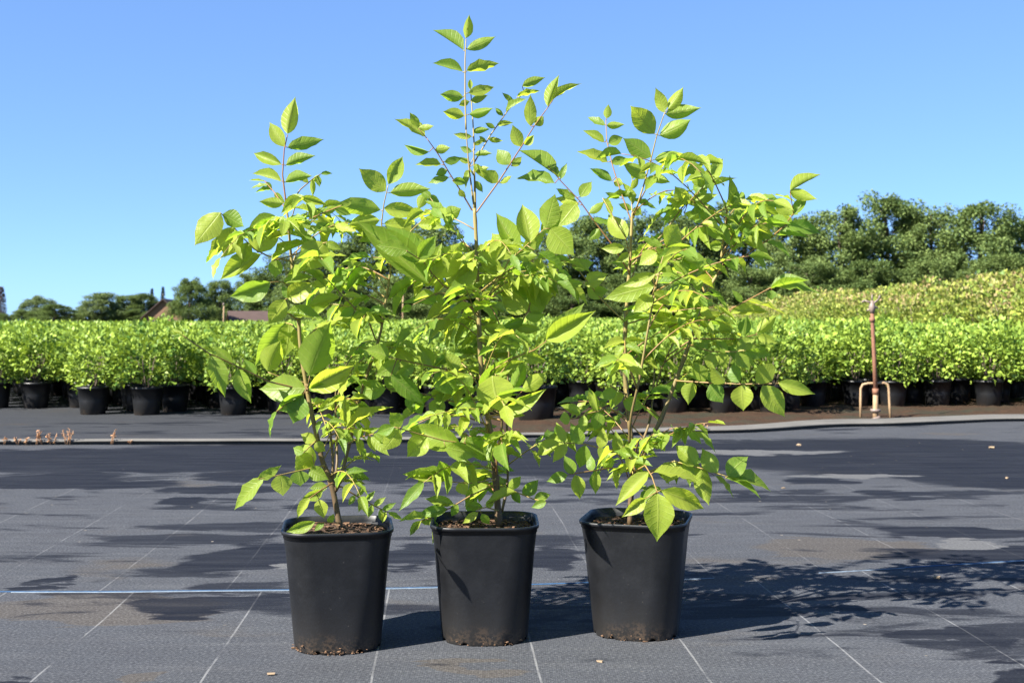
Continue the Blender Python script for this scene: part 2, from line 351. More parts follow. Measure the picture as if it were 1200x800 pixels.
# ---------------------------------------------------------------- leaves for masses
rng = np.random.default_rng(11)
def leaf_cloud(pos, nrm_dir, size, aspect=0.5, jitter=0.6, bend=0.18):
    """pos (N,3) leaf bases, nrm_dir (N,3) preferred growth direction; returns verts, faces (N*2 quads: folded leaf of 6 verts)"""
    n = len(pos); d = nrm_dir+rng.normal(0, jitter, (n, 3)); d /= np.linalg.norm(d, axis=1)[:, None]+1e-9
    up = np.tile(np.array([[0, 0, 1.0]]), (n, 1))+rng.normal(0, 0.5, (n, 3))
    s = np.cross(d, up); s /= np.linalg.norm(s, axis=1)[:, None]+1e-9; nn = np.cross(s, d)
    L = (size*rng.uniform(0.7, 1.25, n))[:, None]; w = L*aspect*0.5
    v = np.stack([pos, pos+d*L*0.45+s*w+nn*L*bend*0.6, pos+d*L*0.45+nn*0.0, pos+d*L*0.45-s*w+nn*L*bend*0.6, pos+d*L-nn*L*bend*0.5], 1).reshape(-1, 3)
    b = (np.arange(n)*5)[:, None]
    f = np.concatenate([b+np.array([[0, 1, 4, 2]]), b+np.array([[0, 2, 4, 3]])], 0)
    return v, f
def dome_points(n, rx, rz, zc, lobes, seed, shell=0.45, low=-0.55):
    r = np.random.default_rng(seed); lob = r.normal(0, 1, (lobes, 3)); lob /= np.linalg.norm(lob, axis=1)[:, None]
    d = r.normal(0, 1, (n*3, 3)); d /= np.linalg.norm(d, axis=1)[:, None]; d = d[d[:, 2] > low][:n]
    amp = 0.74+0.42*np.max(np.clip((d@lob.T-0.72)/0.28, 0, 1), 1)
    rad = (1-shell*r.random(len(d))**1.8)*amp
    p = d*rad[:, None]*np.array([rx, rx, rz])+np.array([0, 0, zc]); return p, d

# ---------------------------------------------------------------- pots
def rsq(half, rad, n=40, z=0.0, rot=0.0):
    """rounded square ring"""
    pts = []; k = n//4
    for q in range(4):
        cx = (half-rad)*(1 if q in (0, 3) else -1); cy = (half-rad)*(1 if q in (0, 1) else -1)
        for i in range(k):
            a = math.pi/2*(q+i/(k-1)); pts.append((cx+rad*math.cos(a), cy+rad*math.sin(a)))
    c, s = math.cos(rot), math.sin(rot)
    return [(x*c-y*s, x*s+y*c, z) for x, y in pts]
def pot_mat(name='black_pot', dusty=1.0):
    t = NT(name); o = t.obj(); sp = t.n('ShaderNodeSeparateXYZ'); t.put(sp.inputs[0], o); z = sp.outputs[2]
    a = t.noise(o, 130, 3, 0.7); b = t.noise(o, 16, 5, 0.65); rn = t.n('ShaderNodeObjectInfo').outputs['Random']
    v = t.n('ShaderNodeTexVoronoi'); t.put(v.inputs['Vector'], t.mapping(o, (1, 1, 0.8))); v.inputs['Scale'].default_value = 85
    speck = t.math('MULTIPLY', t.ramp(v.outputs['Distance'], 0.05, 0.13, 1, 0), t.ramp(b, 0.5, 0.64))
    c = t.mix(t.ramp(b, 0.3, 0.75), (0.0025, 0.0028, 0.0037), (0.005, 0.0055, 0.007))
    c = t.mix(t.math('MULTIPLY', speck, 0.4), c, (0.12, 0.105, 0.085))
    lowm = t.math('MULTIPLY', t.ramp(t.math('ADD', z, t.math('MULTIPLY', b, 0.07)), 0.035, 0.085, 1.0, 0.0), t.math('MULTIPLY', t.ramp(a, 0.44, 0.60), t.ramp(t.noise(o, 7, 3), 0.42, 0.62)))
    c = t.mix(t.math('MULTIPLY', lowm, 0.75*dusty), c, (0.085, 0.055, 0.033))
    film = t.ramp(t.math('ADD', z, t.math('MULTIPLY', b, 0.12)), 0.05, 0.17, 0.14*dusty, 0.0)
    c = t.mix(film, c, (0.07, 0.062, 0.052))
    ro = t.math('MULTIPLY_ADD', b, 0.25, 0.34)
    return t.done(t.bsdf(c, ro, 0.5, t.bump(t.math('ADD', a, t.math('MULTIPLY', b, 2)), 0.06, 0.003)))
M_pot = pot_mat()
M_potfar = pot_mat('black_pot_field', 0.9)
def potting_mat():
    t = NT('potting_soil'); o = t.pos(); a = t.noise(o, 120, 4, 0.7); b = t.noise(o, 30, 4)
    c = t.mix(a, (0.012, 0.008, 0.006), (0.10, 0.06, 0.038)); c = t.mix(t.ramp(b, 0.5, 0.7), c, (0.045, 0.03, 0.02))
    return t.done(t.bsdf(c, 0.95, 0.2, t.bump(a, 0.9, 0.006)))
M_potsoil = potting_mat()
def chip_mat():
    t = NT('bark_chip'); r = t.n('ShaderNodeNewGeometry').outputs['Random Per Island']
    c = t.mix(r, (0.015, 0.009, 0.006), (0.13, 0.075, 0.045)); return t.done(t.bsdf(c, 0.85, 0.2))
M_chip = chip_mat()
def chip(mb, c, s, rnd):
    b = len(mb.v); c = Vector(c); q = Matrix.Rotation(rnd.uniform(0, 6.28), 3, 'Z') @ Matrix.Rotation(rnd.uniform(-0.7, 0.7), 3, 'X')
    for z in (-1, 1):
        for x, y in ((-1, -0.6), (1, -0.5), (0.8, 0.6), (-0.9, 0.5)):
            mb.v.append(tuple(c+q @ Vector((x*s*rnd.uniform(0.7, 1.1), y*s*0.8, z*s*0.3*rnd.uniform(0.6, 1)))))
    for f in ((3, 2, 1, 0), (4, 5, 6, 7), (0, 1, 5, 4), (1, 2, 6, 5), (2, 3, 7, 6), (3, 0, 4, 7)): mb.f.append(tuple(b+i for i in f))
PH = 0.236
def make_pot(root, rot, top, bot, dirt, seed, full):
    """square-shouldered nursery pot; local origin at the base centre"""
    rnd = random.Random(seed); mb = MB(); n = 72
    prof = [(0.0, bot*0.93, 0.80), (0.0, bot*0.985, 0.80), (0.004, bot, 0.80), (0.03, bot+(top-bot)*0.13, 0.76), (0.11, bot+(top-bot)*0.45, 0.62), (0.19, bot+(top-bot)*0.80, 0.54), (PH-0.0135, top+0.0004, 0.52)]
    rows = [rsq(h, h*k, n, z, rot) for z, h, k in prof]
    # drainage notches: lift short stretches of the foot ring
    for r in (0, 1, 2):
        for i in range(n):
            a = (i/n*8) % 1.0
            if 0.42 < a < 0.58: x, y, z = rows[r][i]; rows[r][i] = (x, y, z+0.007)
    b0 = mb.quad_grid(rows, True); mb.cap(b0, n, True)
    inner = [rsq(h, h*k, n, z, rot) for z, h, k in ((PH-0.012, top-0.004, 0.55), (PH-0.06, top-0.012, 0.57))]
    mb.quad_grid(inner[::-1], True)
    pot = mb.obj('pot', M_pot, root)
    mb = MB()
    rim = [rsq(h, h*0.50, n, z, rot) for z, h in ((PH-0.0155, top-0.003), (PH-0.0145, top+0.0012), (PH-0.0075, top+0.0016), (PH-0.007, top+0.0042), (PH-0.0012, top+0.0048), (PH, top+0.0038), (PH, top+0.0016), (PH-0.001, top+0.0006), (PH-0.012, top-0.0008), (PH-0.03, top-0.003))]
    mb.quad_grid(rim, True); mb.obj('rim', M_pot, pot)
    mb = MB(); hs = top-0.0085; zs = PH-0.017; rows = []
    for k in (0.001, 0.15, 0.3, 0.45, 0.6, 0.75, 0.88, 1.0):
        rows.append([(x*k, y*k, zs+full*(1-k)+0.006*noise.noise(Vector((x*k*40, y*k*40, seed)))) for x, y, z in rsq(hs, hs*0.55, n, 0, rot)])
    mb.quad_grid(rows[::-1], True); mb.obj('soil', M_potsoil, root)
    mb = MB()
    for i in range(170):
        a = rnd.uniform(0, 6.283); rr = hs*0.96*math.sqrt(rnd.random())
        chip(mb, (rr*math.cos(a), rr*math.sin(a), zs+full*(1-rr/hs)+0.004), rnd.uniform(0.002, 0.0062), rnd)
    mb.obj('bark_mulch', M_chip, root, False, kind='stuff')
    mb = MB()
    for i in range(dirt):
        a = rnd.choice((-1.5, -2.1, -1.0, -2.5))+rnd.gauss(0, 0.16); rr = bot*1.02*(1+0.05*abs(rnd.gauss(0, 1))); chip(mb, (rr*math.cos(a), rr*math.sin(a), 0.002+abs(rnd.gauss(0, 0.005))), 0.0014+0.0035*rnd.random()**3, rnd)
    if dirt: mb.obj('dirt_crumbs', simple('dry_dirt', (0.13, 0.075, 0.042), 0.95, 0.6, 90), pot, False, kind='stuff')
    return pot

# ---------------------------------------------------------------- sapling leaflets
def leaflet_mesh(i, fold, curve, wave, bow):
    ts = (0, .07, .18, .32, .46, .60, .74, .86, .94, 1.0); wd = (0.02, .38, .76, .97, 1.0, .87, .60, .27, .085, 0.0)
    us = (-1, -.5, 0, .5, 1); v = []; f = []; uv = []
    for t, w in zip(ts, wd):
        for u in us:
            e = abs(u); z = fold*e*w*0.22-curve*t*t+wave*0.05*math.sin(t*17+u*2.0+i)*e*e*w
            v.append((t-0.06*curve*t, u*w*0.5+bow*0.10*math.sin(math.pi*t), z)); uv.append((u*.5+.5, t))
    for a in range(len(ts)-1):
        for b in range(4): f.append((a*5+b, a*5+b+5, a*5+b+6, a*5+b+1)[::-1])
    m = bpy.data.meshes.new('leaflet'); m.from_pydata(v, [], f); ul = m.uv_layers.new(name='UVMap')
    for lp in m.loops: ul.data[lp.index].uv = uv[lp.vertex_index]
    m.polygons.foreach_set('use_smooth', [True]*len(m.polygons)); m.materials.append(M_leaf); m.update(); return m
LEAFLETS = [leaflet_mesh(i, *p) for i, p in enumerate(((0.5, 0.08, 0.4, 0.2), (0.9, 0.16, 0.7, -0.3), (0.3, 0.24, 1.0, 0.4), (1.1, 0.05, 0.3, -0.1), (0.6, 0.30, 0.8, 0.1), (0.2, 0.12, 1.3, -0.4), (0.8, 0.20, 1.1, 0.3)))]
class Plant:
    def __init__(s, name, label, px, Y, seed, rot, top, bot, dirt, full):
        s.Y = Y; s.base = Vector(((px-CX)/F*Y, Y, 0)); s.rnd = random.Random(seed); s.stems = []
        s.root = empty(name, s.base, label=label, category='sapling', group='potted saplings on the ground cover')
        make_pot(s.root, rot, top, bot, dirt, seed, full)
    def w(s, p): return P(p[0], p[1], s.Y+(p[2] if len(p) > 2 else 0.0))
    def stem(s, pts, r0, r1, name='shoot', snap=True):
        W_ = [s.w(p) for p in pts]
        # smooth
        q = []
        for i in range(len(W_)-1):
            a, b = W_[i], W_[i+1]; p0 = W_[max(i-1, 0)]; p3 = W_[min(i+2, len(W_)-1)]
            for k in range(4):
                t = k/4; q.append(0.5*((2*a)+(b-p0)*t+(2*p0-5*a+4*b-p3)*t*t+(3*a-p0-3*b+p3)*t**3))
        q.append(W_[-1])
        rad = [r0+(r1-r0)*i/(len(q)-1) for i in range(len(q))]
        for i in range(2, len(q)-1, 6): rad[i] *= 1.22           # nodes
        mb = MB(); mb.tube([p-s.base for p in q], rad, 8); mb.obj(name, M_stem, s.root)
        s.stems.extend(q); return q
    def near_stem(s, p, low=0.0):
        return min(s.stems, key=lambda q: (q-p).length+2.0*max(0, q.z-p.z-low))
    def leaf(s, pts, leaflets, d=0.0, d1=None, attach=True, r=0.0017):
        """pts rachis pixels base->tip; leaflets (bx,by,tx,ty,width px[,side,depth])"""
        rnd = s.rnd; d1 = d if d1 is None else d1; n = len(pts)
        W_ = [s.w((p[0], p[1], d+(d1-d)*i/max(1, n-1))) for i, p in enumerate(pts)]
        if attach:
            q = s.near_stem(W_[0], 0.01)
            if (q-W_[0]).length > 0.004: W_ = [q]+([q.lerp(W_[0], 0.55)+Vector((0, 0, 0.006))] if (q-W_[0]).length > 0.05 else [])+W_
        fine = []
        for a, b in zip(W_, W_[1:]):
            for k in range(5): fine.append(a.lerp(b, k/5))
        fine.append(W_[-1]); mb = MB(); org = W_[0]
        mb.tube([p-org for p in fine], [r*(1.15-0.6*i/len(fine)) for i in range(len(fine))], 5)
        spec = []
        for lf in leaflets:
            bx, by, tx, ty, wp = lf[:5]; side = lf[5] if len(lf) > 5 else None; dd = lf[6] if len(lf) > 6 else None
            q = min(fine, key=lambda p: ((p.x/p.y*F+CX-bx)**2+((H-p.z)/p.y*F+HY-by)**2))
            Y = q.y; b = P(bx, by, Y); 
            if (b-q).length > 0.003: mb.tube([q-org, b-org], [r*0.6, r*0.5], 4)
            lpx = math.hypot(tx-bx, ty-by)
            if dd is None: dd = rnd.uniform(-0.30, 0.22)*lpx/F*Y
            t = P(tx, ty, Y+dd); spec.append((b, t, wp/F*Y, side))
        ro = mb.obj('compound_leaf', M_rachis, s.root); ro.location = org-s.base
        for b, t, wm, side in spec: s.leaflet(ro, org, b, t, wm, side)
        return ro
    def leaflet(s, ro, org, b, t, wm, side, true_w=None, normal=None):
        rnd = s.rnd; a = t-b; L = a.length; a.normalize()
        if normal is None:
            tw = max(wm*1.0, L*rnd.uniform(0.31, 0.40)); tw = min(tw, wm*2.4)
            c = min(1.0, wm/tw); sn = math.sqrt(max(0, 1-c*c))
            view = b-Vector((0, 0, H)); view.normalize()
            v = a.cross(view); v.normalize(); dep = v.cross(a); dep.normalize()
            cand = []
            for sg in (1, -1):
                wv = v*c+dep*sn*sg; nn = a.cross(wv); nn.normalize()
                if nn.z < 0: nn = -nn
                cand.append(nn)
            if side is None: side = 'u' if rnd.random() < (0.45 if b.z > 0.80 else 0.85) else 'd'
            cand.sort(key=lambda n: n.dot(view), reverse=(side == 'd')); nn = cand[0]
            # a blade seen nearly face-on may face the camera even when its normal dips
            if side == 'u' and nn.dot(view) > 0: nn = -nn
        else: nn = (normal-a*normal.dot(a)).normalized(); tw = true_w
        nn = Matrix.Rotation(rnd.gauss(0, 0.22 if normal is None else 0.35), 3, a) @ nn
        y = nn.cross(a)
        m = Matrix(((a.x*L, y.x*tw, nn.x*L, b.x-org.x), (a.y*L, y.y*tw, nn.y*L, b.y-org.y), (a.z*L, y.z*tw, nn.z*L, b.z-org.z), (0, 0, 0, 1)))
        o = bpy.data.objects.new('leaflet', rnd.choice(LEAFLETS)); link(o, ro); o.matrix_local = m; return o
    def fill(s, n, poly, zr, lenr, pairs, lr, depth=0.2, wr=(0.36, 0.48), stuff=False):
        rnd = s.rnd; made = 0; tries = 0; sv, sf, su = [], [], []; smb = MB()
        def inside(x, y):
            c = False; j = len(poly)-1
            for i in range(len(poly)):
                (xi, yi), (xj, yj) = poly[i], poly[j]
                if (yi > y) != (yj > y) and x < (xj-xi)*(y-yi)/(yj-yi)+xi: c = not c
                j = i
            return c
        px = lambda p: (p.x/p.y*F+CX, (H-p.z)/p.y*F+HY)
        cand = [q for q in s.stems if zr[0] <= px(q)[1] <= zr[1]]
        while made < n and tries < 4000:
            tries += 1; q = rnd.choice(cand); az = rnd.uniform(0, 6.283); el = rnd.uniform(-0.15, 0.6); L = rnd.uniform(*lenr)
            h = Vector((math.cos(az), math.sin(az)*0.85, 0)); e = q+(h*math.cos(el)+Vector((0, 0, math.sin(el))))*L
            if abs(e.y-s.Y) > depth+0.12: continue
            dro = rnd.uniform(0.05, 0.35)*L; pts = []
            for k in range(9):
                t = k/8; p = q.lerp(e, t); p.z += dro*(math.sin(math.pi*t*0.8)-0.55*t) ; pts.append(p)
            np_ = rnd.choice(pairs); ll = rnd.uniform(*lr); sp = []
            tip = pts[-1]; dirn = (pts[-1]-pts[-2]).normalized()
            up = Vector((rnd.uniform(-.25, .25)-0.12, rnd.uniform(-.25, .25)-0.22, 1)).normalized()
            ends = [(tip, tip+(dirn+Vector((0, 0, -rnd.uniform(0, .4)))).normalized()*ll*1.05, up)]
            for k in range(np_):
                t = 0.34+0.60*k/max(1, np_-0.4); i = min(7, int(t*8)); p = pts[i].lerp(pts[i+1], t*8-i)
                tn = (pts[i+1]-pts[i]).normalized(); sd_ = tn.cross(up).normalized()
                for sg in (1, -1):
                    l2 = ll*(0.78+0.22*math.sin(math.pi*(k+1)/(np_+1)))*rnd.uniform(0.85, 1.1)
                    dv = (sd_*sg*rnd.uniform(0.75, 1)+tn*rnd.uniform(0.25, 0.7)+Vector((0, 0, rnd.uniform(-0.8, 0.1)))).normalized()
                    ends.append((p, p+dv*l2, (up+Vector((rnd.gauss(0, .25), rnd.gauss(0, .25), 0))).normalized()))
            ok = sum(inside(*px(t)) for _, t, _ in ends)
            if ok < len(ends)*0.88: continue
            if stuff:
                smb.tube([p-s.base for p in pts], [0.0014*(1.1-0.6*k/8) for k in range(9)], 4)
                for b, t, nn in ends:
                    m, me = s.leaf_matrix(b-s.base, t-s.base, nn, (t-b).length*rnd.uniform(*wr)), rnd.choice(LEAFLETS); o_ = len(sv)
                    sv.extend([tuple(m @ v.co) for v in me.vertices]); sf.extend([tuple(i+o_ for i in p.vertices) for p in me.polygons]); su.extend([me.uv_layers[0].data[i].uv[:] for p in me.polygons for i in p.loop_indices])
                made += 1; continue
            mb = MB(); org = q; mb.tube([p-org for p in pts], [0.0018*(1.1-0.6*k/8) for k in range(9)], 5)
            ro = mb.obj('compound_leaf', M_rachis, s.root); ro.location = org-s.base
            for b, t, nn in ends:
                s.leaflet(ro, org, b, t, 0, None, true_w=(t-b).length*rnd.uniform(*wr), normal=nn)
            made += 1
        if stuff:
            smb.obj('small_leaf_stalks', M_rachis, s.root, True, kind='stuff')
            m = bpy.data.meshes.new('small_leaflets'); m.from_pydata(sv, [], sf); ul = m.uv_layers.new(name='UVMap'); ul.data.foreach_set('uv', [c for q in su for c in q])
            m.polygons.foreach_set('use_smooth', [True]*len(sf)); m.materials.append(M_leaf_small); m.update(); link(bpy.data.objects.new('small_leaflets', m), s.root, kind='stuff')
        return made
    def leaf_matrix(s, b, t, n, tw):
        a = t-b; L = a.length; a.normalize(); nn = (n-a*n.dot(a)).normalized(); nn = Matrix.Rotation(s.rnd.gauss(0, 0.35), 3, a) @ nn; y = nn.cross(a)
        return Matrix(((a.x*L, y.x*tw, nn.x*L, b.x), (a.y*L, y.y*tw, nn.y*L, b.y), (a.z*L, y.z*tw, nn.z*L, b.z), (0, 0, 0, 1)))

# ---------------------------------------------------------------- sapling A: left
A = Plant('potted_sapling', 'shorter potted sapling with lower crown, pot base caked with brown dirt', 396, 2.36, 5, R(8), 0.103, 0.084, 60, 0.012)
A.stem([(399, 622), (395, 599), (388, 565), (378, 540), (370, 505), (364, 478), (359, 452), (352, 405), (350, 375), (346, 340), (341, 300), (338, 262), (335, 240)], 0.0062, 0.0021, 'trunk')
A.stem([(389, 568), (390, 540), (387, 503)], 0.0032, 0.002, 'shoot')
A.stem([(393, 575), (399, 560), (410, 517, .03), (425, 455, .05), (444, 397, .06), (450, 365, .06), (455, 335, .06), (458, 312, .06)], 0.0042, 0.002, 'shoot')
A.stem([(390, 572, .01), (395, 540, .06), (393, 480, .08), (394, 452, .08)], 0.003, 0.0016, 'shoot')
A.leaf([(335, 238), (331, 205), (333, 175), (337, 158)], [(337, 157, 346, 113, 20, 'd'), (333, 172, 315, 142, 17), (337, 173, 380, 160, 16, 'd'), (330, 193, 293, 177, 14, 'u'), (335, 194, 370, 180, 14, 'd'), (330, 213, 294, 202, 14, 'u'), (334, 214, 368, 203, 15, 'd'), (332, 238, 303, 236, 13, 'd'), (336, 234, 360, 231, 12, 'd')])
A.leaf([(334, 244), (322, 226), (310, 212)], [(311, 213, 291, 210, 4), (314, 217, 292, 217, 5), (318, 222, 298, 222, 5), (312, 213, 319, 224, 6), (322, 226, 335, 240, 7)], .05, .12)
A.leaf([(338, 242), (352, 222), (366, 210), (376, 204)], [(376, 204, 390, 202, 5), (372, 206, 375, 219, 8), (366, 210, 367, 231, 7), (361, 214, 352, 205, 7), (374, 205, 366, 214, 7)], .04, .14)
A.leaf([(340, 266), (360, 258), (380, 249), (400, 241)], [(400, 241, 414, 234, 8), (392, 245, 412, 252, 9), (378, 250, 398, 240, 9), (372, 252, 390, 263, 10), (362, 256, 378, 247, 8), (354, 260, 366, 270, 9), (346, 263, 326, 268, 10)], .02, -.10)
A.leaf([(340, 306), (314, 300), (298, 292), (284, 278), (270, 262), (258, 249)], [(258, 249, 230, 290, 30, 'd'), (261, 251, 289, 264, 22, 'd'), (272, 266, 263, 302, 22, 'd'), (276, 268, 238, 300, 14, 'd'), (285, 280, 258, 302, 14, 'd'), (302, 296, 318, 252, 36, 'd'), (306, 298, 256, 328, 24, 'u'), (290, 284, 282, 312, 16)], -.02, -.12)
A.leaf([(341, 300), (328, 303), (318, 306)], [(318, 306, 360, 275, 11, 'u'), (324, 304, 322, 326, 18)], -.02, -.05)
A.leaf([(342, 300), (365, 290), (382, 284)], [(380, 284, 356, 318, 36, 'd'), (384, 284, 392, 294, 12), (372, 288, 350, 276, 9), (382, 284, 400, 292, 10)], -.03, -.10)
A.leaf([(345, 338), (330, 330), (317, 331)], [(317, 331, 267, 351, 26, 'u'), (332, 331, 368, 322, 13, 'u')], -.02, -.10)
A.leaf([(346, 345), (342, 349), (336, 350)], [(337, 349, 368, 331, 24, 'u'), (334, 351, 312, 382, 23, 'u'), (338, 350, 330, 334, 9)], -.02, -.07)
A.leaf([(440, 398), (432, 376), (415, 360), (398, 343), (380, 323)], [(380, 323, 366, 316, 9), (398, 348, 356, 359, 12, 'u'), (385, 330, 362, 336, 11), (388, 330, 404, 325, 9), (402, 347, 427, 349, 7), (414, 361, 398, 372, 12), (417, 361, 452, 378, 14, 'u')], .05, -.04)
A.leaf([(350, 376), (342, 370), (333, 364)], [(336, 366, 382, 375, 13, 'u'), (344, 371, 380, 366, 9)], 0, -.06)
A.leaf([(351, 390), (342, 380), (334, 378)], [(335, 378, 300, 434, 32, 'd'), (339, 379, 334, 418, 24, 'd'), (346, 384, 352, 412, 16, 'd')], .02, .06)
A.leaf([(358, 448), (340, 446), (314, 436)], [(314, 435, 328, 397, 27, 'd')], .02, 0)
A.leaf([(359, 455), (361, 450)], [(363, 440, 384, 373, 42, 'd'), (358, 455, 300, 453, 34, 'd'), (362, 455, 416, 428, 28, 'u'), (362, 457, 386, 451, 10), (356, 462, 324, 484, 24, 'u'), (354, 464, 340, 496, 30, 'd'), (324, 482, 309, 512, 6)], -.05, -.05)
A.leaf([(362, 458), (315, 447), (280, 430), (245, 414), (214, 393)], [(214, 393, 200, 385, 3), (247, 417, 266, 463, 22, 'd'), (279, 432, 294, 473, 20, 'd'), (272, 426, 250, 405, 12, 'u'), (300, 440, 285, 420, 10)], -.03, -.20)
A.leaf([(380, 545), (352, 551), (330, 556), (310, 560)], [(309, 560, 267, 595, 17, 'u'), (302, 561, 330, 546, 12, 'u'), (328, 556, 331, 581, 25, 'd'), (350, 551, 352, 570, 22), (366, 532, 345, 550, 26, 'd'), (362, 550, 384, 562, 18)], -.02, -.12)
A.leaf([(372, 515), (364, 522), (356, 530)], [(364, 522, 346, 548, 26, 'd'), (368, 520, 382, 528, 14), (370, 517, 352, 508, 14), (356, 530, 342, 524, 12)], -.01, -.05)
A.leaf([(389, 566), (376, 574), (362, 584)], [(364, 583, 343, 607, 12, 'u'), (378, 574, 353, 588, 14, 'u'), (374, 585, 378, 608, 17, 'u'), (384, 570, 362, 572, 12)], -.04, -.10)
A.leaf([(397, 612), (385, 612), (370, 612)], [(369, 611, 334, 624, 14, 'u'), (380, 612, 368, 622, 7), (384, 612, 392, 602, 9)], -.03, -.10)
A.leaf([(400, 570), (420, 582), (438, 592), (455, 600)], [(b, c, b+dx, c+dy, 7) for b, c, dx, dy in ((455, 600, 18, 8), (448, 597, 16, -8), (446, 596, 2, 16), (438, 592, 14, -10), (436, 591, -4, 16), (428, 587, 12, -12), (426, 586, -6, 14), (418, 581, 10, -12), (416, 580, -8, 12), (452, 599, -4, 14))], 0, .04)
A.leaf([(408, 520), (422, 512), (438, 508)], [(438, 508, 456, 520, 9), (432, 510, 440, 530, 10), (428, 510, 444, 500, 8), (420, 513, 424, 534, 10), (418, 513, 428, 502, 8), (412, 517, 402, 505, 8)], .02, -.05)
A.leaf([(420, 470), (408, 480), (398, 490)], [(406, 503, 452, 464, 14, 'u'), (404, 500, 404, 464, 12), (414, 478, 440, 486, 15), (410, 480, 396, 470, 13)], .04, -.03)
A.leaf([(458, 314), (450, 285), (447, 262), (450, 238), (455, 217)], [(455, 216, 475, 180, 19, 'd'), (452, 224, 420, 197, 23, 'd'), (457, 226, 506, 220, 18, 'd'), (446, 246, 384, 238, 16, 'd'), (450, 244, 493, 249, 19, 'u'), (445, 258, 405, 264, 20, 'd'), (450, 262, 488, 260, 14, 'u'), (448, 270, 420, 284, 14)], .06, .02)
A.leaf([(458, 312), (466, 295), (482, 270), (498, 255)], [(498, 255, 520, 262, 12), (490, 263, 522, 266, 12, 'u'), (482, 270, 466, 258, 14), (478, 277, 498, 282, 12)], .07, .12)
# ---------------------------------------------------------------- sapling B: middle, tallest
B = Plant('potted_sapling', 'tallest potted sapling with a straight central leader, standing between the other two', 568, 2.42, 8, R(1), 0.1035, 0.086, 16, 0.0)
B.stem([(585, 618), (583, 590), (581, 560), (577, 525), (572, 490), (566, 455), (563, 420), (561, 370), (559, 320), (558, 280), (556, 244)], 0.0075, 0.0036, 'trunk')
B.stem([(556, 246), (552, 215), (549, 190), (546, 150)], 0.0022, 0.0012, 'leader')
B.stem([(557, 246, .02), (556, 205, .02), (555, 175, .02)], 0.0026, 0.0014, 'leader')
B.stem([(588, 600, .03), (595, 560, .05), (594, 490, .06), (596, 425, .06), (598, 392, .05)], 0.003, 0.0016, 'shoot')
B.stem([(580, 550, -.01), (588, 500, -.06), (586, 480, -.08)], 0.003, 0.0016, 'shoot')
B.leaf([(546, 152), (545, 110), (545, 70), (546, 46)], [(546, 45, 551, 17, 12, 'd'), (543, 59, 508, 34, 12, 'd'), (547, 58, 583, 42, 13, 'd'), (542, 84, 506, 73, 12, 'u'), (547, 83, 586, 68, 13, 'd'), (543, 114, 514, 111, 14, 'd'), (549, 109, 581, 101, 13, 'u'), (544, 136, 518, 130, 14, 'd'), (550, 134, 579, 128, 12, 'd')], 0, .02)
B.leaf([(556, 176), (554, 140), (552, 112), (551, 104)], [(551, 105, 551, 92, 6), (552, 119, 572, 112, 9), (550, 119, 536, 124, 8), (554, 155, 574, 151, 8), (553, 160, 530, 158, 8), (555, 170, 568, 163, 6), (553, 178, 538, 172, 8)], .03, .06)
B.leaf([(555, 205), (552, 200), (550, 196)], [(556, 182, 578, 178, 8), (552, 198, 543, 220, 9), (556, 192, 568, 210, 9), (551, 190, 535, 185, 7), (556, 200, 574, 196, 8), (557, 212, 566, 226, 8)], .02)
B.leaf([(556, 190), (575, 158), (595, 130), (614, 108)], [(612, 101, 639, 90, 10, 'd'), (606, 113, 632, 102, 9, 'd'), (602, 121, 588, 108, 6), (593, 131, 616, 112, 9), (590, 136, 580, 126, 6), (582, 147, 602, 142, 7), (580, 150, 568, 144, 6), (572, 162, 590, 166, 7), (570, 166, 560, 160, 6)], .02, .10)
B.leaf([(559, 248), (585, 212), (598, 192), (611, 172), (626, 148), (642, 126)], [(642, 125, 655, 87, 14, 'd'), (648, 117, 677, 91, 12, 'd'), (622, 148, 622, 110, 15, 'd'), (627, 147, 638, 136, 12), (610, 172, 600, 146, 16, 'd'), (615, 170, 626, 158, 10), (597, 193, 582, 173, 18, 'd'), (600, 195, 612, 183, 10), (583, 214, 565, 198, 17, 'd'), (586, 215, 601, 206, 7)], 0, -.08)
B.leaf([(553, 246), (540, 224), (526, 202), (513, 180), (500, 162)], [(498, 160, 465, 137, 10, 'd'), (490, 150, 480, 131, 10), (490, 150, 510, 148, 8), (503, 178, 472, 170, 11, 'u'), (510, 176, 528, 173, 11, 'd'), (517, 193, 486, 190, 10, 'u'), (521, 190, 542, 185, 10), (526, 208, 500, 214, 10), (530, 212, 549, 214, 10), (524, 200, 510, 205, 10), (538, 222, 546, 232, 8)], 0, -.06)
B.leaf([(557, 295), (540, 282), (526, 262), (514, 245), (502, 229)], [(502, 228, 516, 247, 13), (498, 227, 490, 246, 13, 'd'), (518, 252, 500, 254, 14), (521, 253, 541, 244, 18, 'd'), (532, 270, 520, 262, 8), (505, 232, 492, 222, 10)], .02, .08)
B.leaf([(561, 368), (542, 350), (520, 335), (506, 320), (496, 306), (476, 294)], [(502, 332, 416, 256, 36, 'u'), (498, 308, 452, 262, 30, 'u'), (478, 294, 440, 288, 20), (511, 326, 541, 282, 34, 'd'), (526, 336, 557, 292, 30, 'd'), (534, 342, 560, 306, 26, 'u'), (506, 322, 518, 284, 24, 'd'), (490, 302, 512, 276, 20, 'u')], -.03, -.16)
B.leaf([(561, 372), (537, 345), (512, 343), (482, 358)], [(510, 345, 483, 352, 7), (513, 345, 518, 357, 9), (482, 358, 470, 366, 10, 'u'), (537, 346, 566, 328, 7, 'u')], -.02, -.06, True, .0014)
